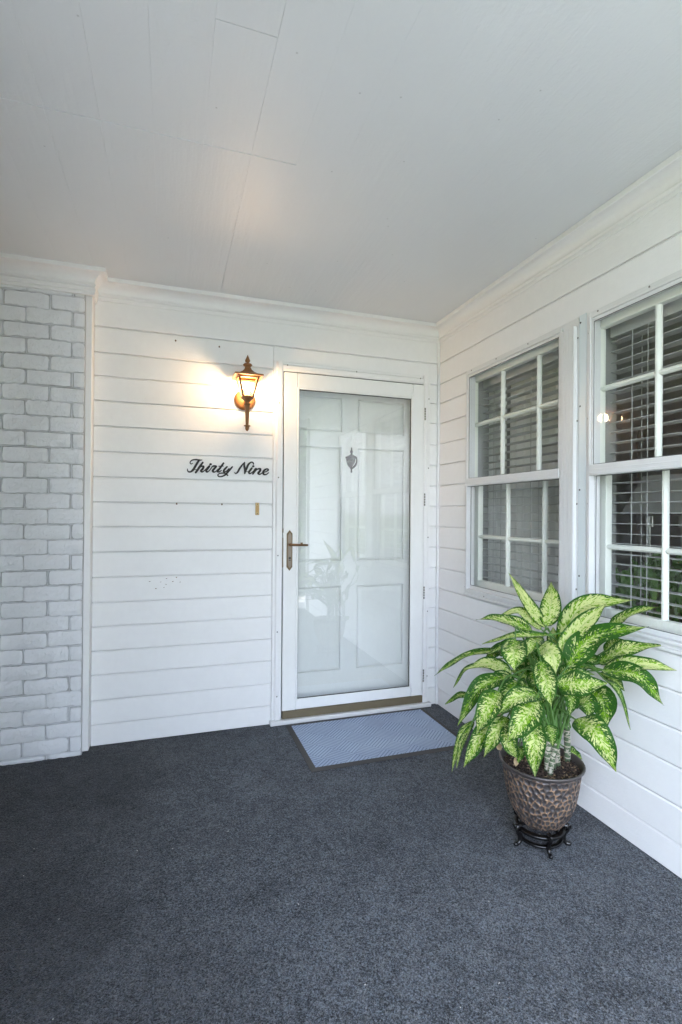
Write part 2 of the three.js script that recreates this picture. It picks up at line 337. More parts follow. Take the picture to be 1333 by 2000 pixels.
// ---------------------------------------------------------------- door: casing, sill, storm door, panelled door
{
  const c = thing('door_casing', 'white moulded casing and jambs around the entry door', 'door frame');
  const prof = [[0, 0.0005], [0, 0.022], [0.004, 0.026], [0.014, 0.026], [0.018, 0.03], [0.024, 0.036], [0.046, 0.036], [0.049, 0.033], [0.055, 0.033], [0.055, 0.0005]];
  const leg = (x, flip) => { const g = extrudeX(prof.map(([a, b]) => [a, b]), 0.03, CTOP, 0, 0); g.rotateZ(Math.PI / 2); if (!flip) g.scale(-1, 1, 1), flipFaces(g); g.translate(x, 0, 0); return metreUV(g); };
  function flipFaces(g) { const p = g.attributes.position, n = g.attributes.normal; for (let i = 0; i < p.count; i += 3) for (const a of [p, n]) { const s = [a.getX(i + 1), a.getY(i + 1), a.getZ(i + 1)]; a.setXYZ(i + 1, a.getX(i + 2), a.getY(i + 2), a.getZ(i + 2)); a.setXYZ(i + 2, ...s); } }
  part('casing_leg', leg(CX0, false), M.trim, c); part('casing_leg', leg(CX1, true), M.trim, c);
  const head = extrudeX(prof, CX0 + 0.0555, CX1 - 0.0555); head.scale(1, -1, 1); flipFaces(head); head.translate(0, CTOP, 0); part('casing_head', metreUV(head), M.trim, c);
  part('jamb', box(-1.0755, -1.059, 0.03, 2.114, -0.16, 0.0325, 0.002), M.trim, c); part('jamb', box(-0.121, -0.1045, 0.03, 2.114, -0.16, 0.0325, 0.002), M.trim, c);
  part('head_jamb', box(-1.0585, -0.1215, 2.0995, 2.1145, -0.16, 0.0325, 0.002), M.trim, c);
  for (const [x, y] of [[-1.036, 2.128], [-0.6, 2.13], [-0.16, 2.128], [-1.085, 1.9], [-1.085, 1.46], [-1.085, 1.0], [-1.085, 0.55], [-1.085, 0.17], [-0.098, 2.0], [-0.098, 1.55], [-0.098, 1.1], [-0.098, 0.62], [-0.098, 0.2]]) part('screw', move(new THREE.SphereGeometry(0.0042, 8, 6).scale(1, 1, 0.5), x, y, 0.0362), M.screw, c);
}
tag(part(numbered('door_sill'), [box(-1.125, -0.07, 0.001, 0.0285, -0.17, 0.05, 0.006)], std({ color: lin(0.7, 0.7, 0.7), map: rep(dirt, 0.3), bumpMap: rep(brickBump, 0.3), bumpScale: 0.002, roughness: 0.6 }), scene), 'worn white painted sill under the storm door, above the doormat', 'door sill');

const DX0 = -1.053, DX1 = -0.127, DY0 = 0.034, DY1 = 2.089, GX0 = -0.967, GX1 = -0.216, GY0 = 0.136, GY1 = 1.998, SZ0 = 0.004, SZ1 = 0.033;
{
  const d = thing('storm_door', 'white full glass storm door with bronze lever handle', 'storm door');
  const stile = (x0, x1) => part('stile', box(x0, x1, 0.078, DY1, SZ0, SZ1, 0.004), M.doorWhite, d);
  stile(DX0, GX0 - 0.006); stile(GX1 + 0.006, DX1);
  part('top_rail', box(GX0 - 0.0055, GX1 + 0.0055, GY1 + 0.006, DY1, SZ0, SZ1 - 0.0006, 0.004), M.doorWhite, d);
  part('bottom_rail', box(GX0 - 0.0055, GX1 + 0.0055, 0.079, GY0 - 0.006, SZ0, SZ1 - 0.0006, 0.004), M.doorWhite, d);
  const bead = [[0, 0], [0, 0.011], [0.003, 0.014], [0.008, 0.011], [0.011, 0.006], [0.011, 0]];
  const b = (x0, x1, y0, y1) => part('glazing_bead', box(x0, x1, y0, y1, 0.014, 0.0365, 0.003), M.doorWhite, d);
  b(GX0 - 0.0065, GX0 + 0.006, GY0 - 0.006, GY1 + 0.006); b(GX1 - 0.006, GX1 + 0.0065, GY0 - 0.006, GY1 + 0.006);
  b(GX0 + 0.0065, GX1 - 0.0065, GY1 - 0.006, GY1 + 0.0065); b(GX0 + 0.0065, GX1 - 0.0065, GY0 - 0.0065, GY0 + 0.006);
  part('gasket', [box(GX0 + 0.006, GX0 + 0.0085, GY0 + 0.006, GY1 - 0.006, 0.02, 0.027), box(GX1 - 0.0085, GX1 - 0.006, GY0 + 0.006, GY1 - 0.006, 0.02, 0.027), box(GX0 + 0.009, GX1 - 0.009, GY1 - 0.0085, GY1 - 0.006, 0.02, 0.027), box(GX0 + 0.009, GX1 - 0.009, GY0 + 0.006, GY0 + 0.0085, 0.02, 0.027)], M.dark, d);
  part('door_gap_shade', [box(DX0 - 0.0055, DX0 - 0.0005, 0.032, 2.0985, -0.012, 0.018), box(DX0, DX1, DY1 + 0.0005, 2.0985, -0.012, 0.02)], M.dark, d);  // black strips standing in for the shade in the gap around the door
  part('glass_pane', new THREE.PlaneGeometry(GX1 - GX0, GY1 - GY0).translate((GX0 + GX1) / 2, (GY0 + GY1) / 2, 0.019), M.glassDoor, d);
  part('bottom_sweep', [box(DX0 + 0.003, DX1 - 0.002, DY0 - 0.003, 0.0775, 0.008, 0.0345, 0.002), box(DX0 + 0.004, DX1 - 0.003, 0.0695, 0.073, 0.034, 0.0362, 0.0008)], M.sweep, d);
  // lever handle
  const hx = -1.016, sh = new THREE.Shape();
  sh.moveTo(0, 0.117); sh.lineTo(0.0145, 0.098); sh.lineTo(0.0145, -0.098); sh.lineTo(0, -0.117); sh.lineTo(-0.0145, -0.098); sh.lineTo(-0.0145, 0.098); sh.closePath();
  const plate = new THREE.ExtrudeGeometry(sh, { depth: 0.005, bevelEnabled: true, bevelThickness: 0.0025, bevelSize: 0.0025, bevelSegments: 2 });
  const h = part('handle_plate', metreUV(plate.toNonIndexed().translate(hx, 1.03, SZ1 + 0.0025)), M.bronze, d);
  const inner = sh.clone(); const plate2 = new THREE.ExtrudeGeometry(sh, { depth: 0.002, bevelEnabled: true, bevelThickness: 0.001, bevelSize: 0.001, bevelSegments: 1 }).scale(0.68, 0.9, 1);
  part('handle_inlay', metreUV(plate2.toNonIndexed().translate(hx, 1.03, SZ1 + 0.0105)), std({ color: lin(0.24, 0.2, 0.16), metalness: 0.7, roughness: 0.45 }), h);
  part('lever', metreUV(mergeGeometries([tube([[hx, 1.064, SZ1 + 0.008], [hx, 1.064, SZ1 + 0.03]], 0.0105, 4, 12), tube([[hx, 1.064, SZ1 + 0.03], [hx + 0.02, 1.064, SZ1 + 0.036], [hx + 0.06, 1.0625, SZ1 + 0.036], [hx + 0.103, 1.061, SZ1 + 0.03]], (t) => 0.0078 - 0.002 * t, 20, 10), move(new THREE.BoxGeometry(0.012, 0.008, 0.01).toNonIndexed(), hx + 0.066, 1.073, SZ1 + 0.034)].map((g) => { const q = g.index ? g.toNonIndexed() : g; return q; }))), std({ color: lin(0.2, 0.11, 0.055), metalness: 0.7, roughness: 0.36 }), h);
  part('keyhole', mergeGeometries([move(new THREE.CylinderGeometry(0.0072, 0.0072, 0.004, 16).rotateX(Math.PI / 2), hx, 0.985, SZ1 + 0.013), move(new THREE.BoxGeometry(0.012, 0.004, 0.004), hx, 0.972, SZ1 + 0.013)].map((g) => g.toNonIndexed())), M.pewter, h);
  part('latch', [box(-1.0588, -1.0535, 0.93, 1.105, 0.008, 0.0365), box(-1.0588, -1.0535, 1.135, 1.16, 0.008, 0.0365)], M.bronze, d);
  for (const y of [1.9, 1.345, 0.742, 0.205]) {
    const hg = []; for (let k = 0; k < 5; k++) hg.push(move(new THREE.CylinderGeometry(0.005, 0.005, 0.013, 8), -0.1245, y + (k - 2) * 0.0165, 0.037).toNonIndexed());
    part('hinge', hg, M.screw, d);
  }
}
{
  const d = thing('front_door', 'white six panel entry door behind the storm door glass', 'door');
  const Z = -0.09, X0 = -1.055, X1 = -0.125, cols = [[-0.99, -0.652], [-0.54, -0.215]], rows = [[1.772, 1.985], [0.95, 1.67], [0.255, 0.785]];
  const s = new THREE.Shape(); s.moveTo(X0, 0.032); s.lineTo(X1, 0.032); s.lineTo(X1, 2.096); s.lineTo(X0, 2.096); s.closePath();
  for (const [a, b] of cols) for (const [y0, y1] of rows) { const h = new THREE.Path(); h.moveTo(a, y0); h.lineTo(a, y1); h.lineTo(b, y1); h.lineTo(b, y0); h.closePath(); s.holes.push(h); }
  part('door_slab', metreUV(new THREE.ExtrudeGeometry(s, { depth: 0.03, bevelEnabled: true, bevelThickness: 0.003, bevelSize: 0.007, bevelOffset: -0.007, bevelSegments: 2 }).toNonIndexed().translate(0, 0, Z - 0.033)), M.doorWhite, d);
  part('door_core', box(X0, X1, 0.032, 2.096, Z - 0.05, Z - 0.0125 - 0.0065), M.doorWhite, d);
  for (const [a, b] of cols) for (const [y0, y1] of rows) {
    const w = b - a, h = y1 - y0, q = new THREE.Shape(), I = 0.008; q.moveTo(I, I); q.lineTo(w - I, I); q.lineTo(w - I, h - I); q.lineTo(I, h - I); q.closePath();
    part('door_panel', metreUV(new THREE.ExtrudeGeometry(q, { depth: 0.006, bevelEnabled: true, bevelThickness: 0.006, bevelSize: 0.03, bevelOffset: -0.03, bevelSegments: 2 }).toNonIndexed().translate(a, y0, Z - 0.0145)), M.doorWhite, d);
  }
  const k = part('door_knocker', knocker(), M.pewter, d); k.position.set(-0.588, 1.59, Z);
  k.userData.label = 'dark urn shaped metal knocker';
}
function knocker() {
  const f = (pts, depth) => { const s = new THREE.Shape(); pts.forEach(([x, y], i) => (i ? s.lineTo(x, y) : s.moveTo(x, y))); s.closePath(); return new THREE.ExtrudeGeometry(s, { depth, bevelEnabled: true, bevelThickness: 0.002, bevelSize: 0.002, bevelSegments: 2 }).toNonIndexed(); };
  const shield = f([[-0.025, 0.022], [-0.012, 0.028], [0.012, 0.028], [0.025, 0.022], [0.024, 0.0], [0.016, -0.02], [0.004, -0.037], [-0.004, -0.037], [-0.016, -0.02], [-0.024, 0]], 0.006);
  const cap = f([[-0.036, 0.023], [-0.018, 0.031], [-0.006, 0.038], [0.006, 0.038], [0.018, 0.031], [0.036, 0.023], [0.036, 0.016], [-0.036, 0.016]], 0.012);
  const ring = tube([[-0.033, 0.02, 0.014], [-0.033, -0.004, 0.018], [-0.024, -0.028, 0.02], [-0.008, -0.044, 0.02], [0, -0.047, 0.02], [0.008, -0.044, 0.02], [0.024, -0.028, 0.02], [0.033, -0.004, 0.018], [0.033, 0.02, 0.014]], (t) => 0.0042 + 0.002 * Math.sin(Math.PI * t), 40, 8);
  const spire = lathe([[0, 0.085], [0.004, 0.084], [0.0045, 0.07], [0.004, 0.066], [0.009, 0.061], [0.011, 0.056], [0.008, 0.051], [0.0055, 0.048], [0.0055, 0.043], [0.009, 0.036]], 16).translate(0, 0, 0.009);
  const drop = lathe([[0.007, -0.046], [0.009, -0.05], [0.0045, -0.056], [0.0045, -0.066], [0.006, -0.069], [0.005, -0.075], [0, -0.078]], 16).translate(0, 0, 0.01);
  const eye = new THREE.SphereGeometry(0.007, 12, 8).translate(0, 0.006, 0.009);
  return [shield, cap, ring, spire, drop, eye].map((g) => { g = g.index ? g.toNonIndexed() : g; return metreUV(g); });
}

// ---------------------------------------------------------------- windows with inner sashes
function windowUnit(label, W, O, cover) {
  const w = thing('storm_window', label, 'window', [0, 0, 0], -Math.PI / 2);
  const A = W[0], B = W[1], g0 = A + 0.042, g1 = B - (cover ? 0.116 : 0.045), y0 = WY0, y1 = WY1;   // g0..g1: glass
  const bar = (n, x0, x1, a, b, z0, z1, m = M.alu, r = 0.002) => part(n, box(x0, x1, a, b, z0, z1, r), m, w);
  bar('flange', A, A + 0.022, y0, y1, 0.0148, 0.0172); bar('flange', g1 + 0.021, B, y0, y1, 0.0148, 0.0172);
  bar('flange', A + 0.0225, g1 + 0.0205, y1 - 0.022, y1, 0.0148, 0.0172); bar('flange', A + 0.0225, g1 + 0.0205, y0, y0 + 0.018, 0.0148, 0.0172);
  const fr = (x0, x1, a, b) => { bar('frame', x0, x1, a, b, -0.03, 0.026); };
  fr(A + 0.018, A + 0.03, y0 + 0.014, y1 - 0.016); fr(g1 + 0.012, g1 + 0.0225, y0 + 0.014, y1 - 0.016);
  fr(A + 0.0305, g1 + 0.0115, y1 - 0.03, y1 - 0.0165); fr(A + 0.0305, g1 + 0.0115, y0 + 0.015, y0 + 0.028);
  const sashbar = (x0, x1, a, b, z) => bar('storm_sash', x0, x1, a, b, z - 0.008, z + 0.008);
  const yt = y1 - 0.0305, ym = 1.44, yb = y0 + 0.0285;
  sashbar(A + 0.0305, g0, ym, yt, 0.014); sashbar(g1, g1 + 0.0115, ym, yt, 0.014); sashbar(g0 + 0.0005, g1 - 0.0005, yt - 0.015, yt, 0.014);
  sashbar(A + 0.0305, g0 - 0.004, yb, ym, -0.006); sashbar(g1 + 0.004, g1 + 0.0115, yb, ym, -0.006); sashbar(g0 - 0.0035, g1 + 0.0035, yb, yb + 0.02, -0.006);
  part('meeting_rail', [box(A + 0.0305, g1 + 0.0115, 1.417, 1.462, 0.0045, 0.03, 0.003), box(A + 0.0315, g1 + 0.0105, 1.425, 1.429, 0.03, 0.032, 0.0008), box(A + 0.0315, g1 + 0.0105, 1.439, 1.443, 0.03, 0.032, 0.0008)], M.alu, w);
  const spline = (x0, x1, a, b, z) => part('glazing_spline', [box(x0, x0 + 0.0022, a, b, z, z + 0.0025), box(x1 - 0.0022, x1, a, b, z, z + 0.0025), box(x0 + 0.0023, x1 - 0.0023, a, a + 0.0022, z, z + 0.0025), box(x0 + 0.0023, x1 - 0.0023, b - 0.0022, b, z, z + 0.0025)], M.spline, w);
  spline(g0 + 0.0001, g1 - 0.0001, 1.4625, yt - 0.0152, 0.018); spline(g0 - 0.0038, g1 + 0.0038, yb + 0.0202, 1.4165, -0.001);
  const pane = (x0, x1, a, b, z) => part('glass_pane', new THREE.PlaneGeometry(x1 - x0, b - a).translate((x0 + x1) / 2, (a + b) / 2, z), M.glass, w);
  pane(g0, g1, 1.46, yt - 0.014, 0.012); pane(g0 - 0.004, g1 + 0.004, yb + 0.018, 1.425, -0.008);
  bar('drip_sill', A, g1 + 0.03, y0 - 0.013, y0 + 0.0005, 0.012, 0.026, M.alu, 0.003);
  for (const [x, y] of [[A + 0.06, y1 - 0.009], [A + 0.3, y1 - 0.009], [A + 0.56, y1 - 0.009], [A + 0.008, 0.82], [A + 0.2, y0 + 0.006]]) part('screw', move(new THREE.SphereGeometry(0.004, 8, 6).scale(1, 1, 0.5), x, y, 0.0176), M.screw, w);
  if (cover) {                                                       // the ribbed aluminium cover of the post between the windows
    const prof = [[0, 0.0165]]; const c0 = g1 + 0.024, c1 = 1.228, n = 5;
    for (let i = 0; i < n; i++) { const a = (i / n) * (c1 - c0); const s = (c1 - c0) / n; prof.push([a + 0.0005, 0.03 + i * 0.001], [a + s * 0.86, 0.0305 + i * 0.001], [a + s * 0.9, 0.029 + i * 0.001]); }
    prof.push([c1 - c0, 0.0355], [c1 - c0, 0.0165]);
    const g = extrudeX(prof, y0 - 0.005, 2.072).rotateZ(Math.PI / 2).scale(-1, 1, 1);
    const p = g.attributes.position, nn = g.attributes.normal; for (let i = 0; i < p.count; i += 3) for (const q of [p, nn]) { const s = [q.getX(i + 1), q.getY(i + 1), q.getZ(i + 1)]; q.setXYZ(i + 1, q.getX(i + 2), q.getY(i + 2), q.getZ(i + 2)); q.setXYZ(i + 2, ...s); }
    part('ribbed_cover', metreUV(g.translate(c0, 0, 0)), M.alu, w);
    part('cover_gap_shade', box(1.2384, 1.2416, y0 - 0.005, y1 + 0.003, 0.006, 0.0152), M.spline, w);  // dark strip painting the shade in the gap beside the cover
    part('flat_strip', box(1.242, 1.2815, y0 - 0.005, y1 + 0.006, 0.0148, 0.019, 0.001), std({ color: lin(0.66, 0.72, 0.74), roughness: 0.3 }), w);
    for (const y of [2.08, 1.72, 1.36, 0.99]) { part('screw', move(new THREE.SphereGeometry(0.0042, 8, 6).scale(1, 1, 0.5), 1.25, y, 0.0192), M.pewter, w); part('screw', move(new THREE.SphereGeometry(0.0045, 8, 6).scale(1, 1, 0.5), 1.233, y - 0.06, 0.0176), M.screw, w); part('screw', move(new THREE.SphereGeometry(0.0045, 8, 6).scale(1, 1, 0.5), 1.295, y - 0.06, 0.0176), M.screw, w); }
  }
  // inner wooden sashes: the upper one nearer the outside
  const mid = (O[0] + O[1]) / 2, third = 0.293;
  const sash = (ya, yb2, z, yh, meetTop) => {
    const sg = new THREE.Group(); sg.name = 'sash'; w.add(sg);
    const bar = (n, x0, x1, a, b, z0, z1, m, r) => part(n, box(x0, x1, a, b, z0, z1, r), m, sg);
    const zz0 = z - 0.017, zz1 = z + 0.017, S = 0.042;
    bar('stile', O[0], O[0] + S, ya, yb2, zz0, zz1, M.sash, 0.004); bar('stile', O[1] - S, O[1], ya, yb2, zz0, zz1, M.sash, 0.004);
    bar('rail', O[0] + S + 0.0005, O[1] - S - 0.0005, yb2 - (meetTop ? 0.034 : 0.045), yb2, zz0, zz1, M.sash, 0.004);
    bar('rail', O[0] + S + 0.0005, O[1] - S - 0.0005, ya, ya + (meetTop ? 0.055 : 0.034), zz0, zz1, M.sash, 0.004);
    const mp = [[-0.011, -0.006], [-0.011, 0.004], [-0.004, 0.014], [0.004, 0.014], [0.011, 0.004], [0.011, -0.006]];
    for (const k of [-0.5, 0.5]) { const g = extrudeX(mp, ya + 0.03, yb2 - 0.03).rotateZ(Math.PI / 2).translate(mid + k * third - 0.0015, 0, z); part('muntin', metreUV(g), M.sash, sg); }
    for (let k = 0; k < 3; k++) { const x0 = k ? mid + (k - 1.5) * third + 0.0095 : O[0] + S - 0.002, x1 = k < 2 ? mid + (k - 0.5) * third - 0.0125 : O[1] - S + 0.002; const g = extrudeX(mp, x0, x1).translate(0, yh, z); part('muntin', metreUV(g), M.sash, sg); }
    part('glass_pane', new THREE.PlaneGeometry(O[1] - O[0] - 2 * S, yb2 - ya - 0.07).translate(mid, (ya + yb2) / 2, z - 0.004), M.glassInner, sg);
  };
  sash(1.425, 2.088, -0.05, 1.788, false); sash(0.802, 1.46, -0.088, 1.118, true);
  return w;
}
windowUnit('white storm window nearest the corner, beside the entry door', WIN[0], OPEN[0], true);
windowUnit('white storm window behind the potted plant, cut by the right edge', WIN[1], OPEN[1], false);

// blinds behind the glass
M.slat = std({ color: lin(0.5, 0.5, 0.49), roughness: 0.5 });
function blind(label, O) {
  const b = thing('window_blind', label, 'blinds', [0, 0, 0], -Math.PI / 2);
  const x0 = O[0] + 0.015, x1 = O[1] - 0.015, z = -0.142, s = [];
  part('valance', box(x0, x1, 2.02, 2.085, z - 0.03, z + 0.026, 0.003), M.slat, b);
  const slat = box(x0, x1, -0.0014, 0.0014, -0.025, 0.025, 0.001).rotateX(-0.035);
  for (let y = 2.0; y > 0.85; y -= 0.0435) { const o = part('slat', slat.clone(), M.slat, b); o.position.set(0, y, z); o.rotation.x = rr(-0.03, 0.03); o.rotation.z = rr(-0.0012, 0.0012); }
  part('bottom_rail', box(x0, x1, 0.815, 0.833, z - 0.025, z + 0.025, 0.004), M.slat, b);
  for (const t of [0.13, 0.5, 0.87]) for (const dz of [-0.0265, 0.0265]) part('ladder_cord', box(lerp(x0, x1, t) - 0.0014, lerp(x0, x1, t) + 0.0014, 0.833, 2.02, z + dz - 0.001, z + dz + 0.001), M.slat, b);
  part('tilt_cord', tube([[x0 + 0.19, 2.02, z + 0.03], [x0 + 0.19, 0.86, z + 0.03]], 0.0014, 4, 6), M.slat, b);
}
blind('white slat blind inside the window beside the corner', OPEN[0]);
blind('white slat blind inside the window behind the plant', OPEN[1]);

// ---------------------------------------------------------------- the room behind the windows
{
  const wallM = std({ color: lin(0.34, 0.325, 0.32), roughness: 0.8 }), wood = std({ color: lin(0.1, 0.06, 0.035), map: rep(ceilTone, 1), roughness: 0.4 });
  const X0 = 0.172, X1 = 4.2, Z0 = -2.2, Z1 = END - 0.02;
  struct('room_floor', box(X0, X1 + 0.2, -0.14, 0.02, Z0, Z1), wood);
  struct('room_ceiling', box(X0, X1 + 0.2, 2.4, 2.5, Z0, Z1), std({ color: lin(0.35, 0.35, 0.35), roughness: 0.9 }));
  struct('room_wall', [box(X0, X1 + 0.2, -0.14, 2.5, Z0 - 0.15, Z0 - 0.002), box(X0, X1 + 0.2, -0.14, 2.5, Z1 + 0.002, Z1 + 0.2), box(0.02, X0 - 0.002, 0, 2.5, Z0, -0.201),
    box(X1, X1 + 0.2, 0.021, 0.8, Z0 + 0.001, Z1), box(X1, X1 + 0.2, 2.1, 2.399, Z0 + 0.001, Z1), box(X1, X1 + 0.2, 0.8, 2.1, Z0 + 0.001, 0.9), box(X1, X1 + 0.2, 0.8, 2.1, 2.5, Z1)], wallM);
  const curt = thing('window_curtain', 'pale sheer curtain hanging inside the window beside the corner', 'curtain', [0.235, 0, 0]);
  const cm = phy({ color: lin(0.8, 0.8, 0.78), roughness: 1, transmission: 0.35, thickness: 0 });
  for (const [a, b] of [[0.02, 0.4], [0.44, 0.86]]) {
    const g = new THREE.PlaneGeometry(b - a, 1.9, 60, 1).rotateY(-Math.PI / 2).translate(0, 1.2, (a + b) / 2), p = g.attributes.position;
    for (let i = 0; i < p.count; i++) p.setX(i, 0.016 * Math.sin(p.getZ(i) * 95) + 0.01 * Math.sin(p.getZ(i) * 41 + p.getY(i)));
    g.computeVertexNormals(); part('curtain_panel', g, cm, curt);
  }
  const lamp = thing('table_lamp', 'white shaded lamp with candle sockets inside the right window', 'lamp', [0.97, 0, 0.95]); lamp.scale.set(1.12, 1, 1.12);
  part('lamp_shade', lathe([[0.26, 1.262], [0.262, 1.27], [0.17, 1.47], [0.168, 1.47], [0.256, 1.268]], 40), std({ color: lin(0.42, 0.42, 0.41), roughness: 0.8 }), lamp);
  part('shade_trim', new THREE.TorusGeometry(0.262, 0.005, 6, 48).rotateX(Math.PI / 2).translate(0, 1.262, 0), M.dark, lamp);
  const sil = std({ color: lin(0.5, 0.5, 0.48), metalness: 0.7, roughness: 0.35 });
  for (let k = 0; k < 4; k++) { const a = 0.9 + k * Math.PI / 2, x = 0.14 * Math.cos(a), z = 0.14 * Math.sin(a); part('candle_socket', mergeGeometries([move(new THREE.CylinderGeometry(0.017, 0.017, 0.06, 14), x, 1.22, z), move(new THREE.CylinderGeometry(0.006, 0.006, 0.28, 8), x, 1.05, z)].map((g) => g.toNonIndexed())), sil, lamp); }
  part('lamp_stem', lathe([[0, 1.4], [0.006, 1.4], [0.006, 0.94], [0.03, 0.92], [0.016, 0.88], [0.02, 0.8], [0.1, 0.72], [0.1, 0.705], [0, 0.705]], 24), sil, lamp);
  part('lamp_arms', [tube([[0.14 * Math.cos(0.9), 0.92, 0.14 * Math.sin(0.9)], [0, 0.95, 0], [-0.14 * Math.cos(0.9), 0.92, -0.14 * Math.sin(0.9)]], 0.006), tube([[-0.14 * Math.sin(0.9), 0.92, 0.14 * Math.cos(0.9)], [0, 0.95, 0], [0.14 * Math.sin(0.9), 0.92, -0.14 * Math.cos(0.9)]], 0.006)], sil, lamp);
  const table = thing('side_table', 'dark wooden table under the lamp inside the right window', 'table', [0.98, 0.02, 0.95]);
  part('tabletop', move(new THREE.CylinderGeometry(0.3, 0.3, 0.03, 40), 0, 0.67, 0), wood, table);
  part('pedestal', lathe([[0.22, 0], [0.2, 0.03], [0.05, 0.06], [0.035, 0.3], [0.05, 0.5], [0.03, 0.655]], 24), wood, table);
  const hp = thing('houseplant', 'dark green bushy houseplant inside the right window', 'plant', [0.42, 0.02, 1.3]); hp.scale.set(0.7, 1.05, 0.7);
  const lv = []; for (let i = 0; i < 520; i++) {
    const a = rr(0, 6.283), el = rr(-0.5, 1.4), R = 0.38 * Math.cbrt(rr(0.25, 1)), g = new THREE.CircleGeometry(0.032, 6).scale(0.55, 1.25, 1).rotateX(rr(-1.2, 0.4)).rotateY(rr(0, 6.28));
    lv.push(g.translate(R * Math.cos(a) * Math.cos(el), 0.72 + R * 0.75 * Math.sin(el), R * Math.sin(a) * Math.cos(el)).toNonIndexed());
  }
  const f = part('foliage', lv, std({ color: lin(0.1, 0.2, 0.05), roughness: 0.5 }), hp); f.userData.kind = 'stuff';
  part('pot', lathe([[0, 0], [0.12, 0], [0.16, 0.3], [0.15, 0.3], [0.14, 0.27], [0, 0.27]], 28), wood, hp);
  part('stem', [tube([[0, 0.27, 0], [0.02, 0.5, 0.02], [0, 0.75, 0]], 0.012), tube([[0.03, 0.27, 0], [0.1, 0.5, 0.03], [0.14, 0.75, 0.05]], 0.009)], wood, hp);
}
// the roof over porch and house
{
  const r = thing('house', 'house front with flat dark roof above the porch ceiling', 'house');
  part('roof', box(-4.0, 4.8, 2.55, 2.75, -3, FLOOR_END + 0.25), std({ color: lin(0.12, 0.12, 0.12), roughness: 0.9 }), r);
  part('fascia', box(-3.5, 4.8, 2.4, 2.549, FLOOR_END, FLOOR_END + 0.05), M.trim, r);
  part('end_wall', [box(0.0, 4.6, -0.16, 2.5, END + 0.185, END + 0.23)], M.siding, r);
}

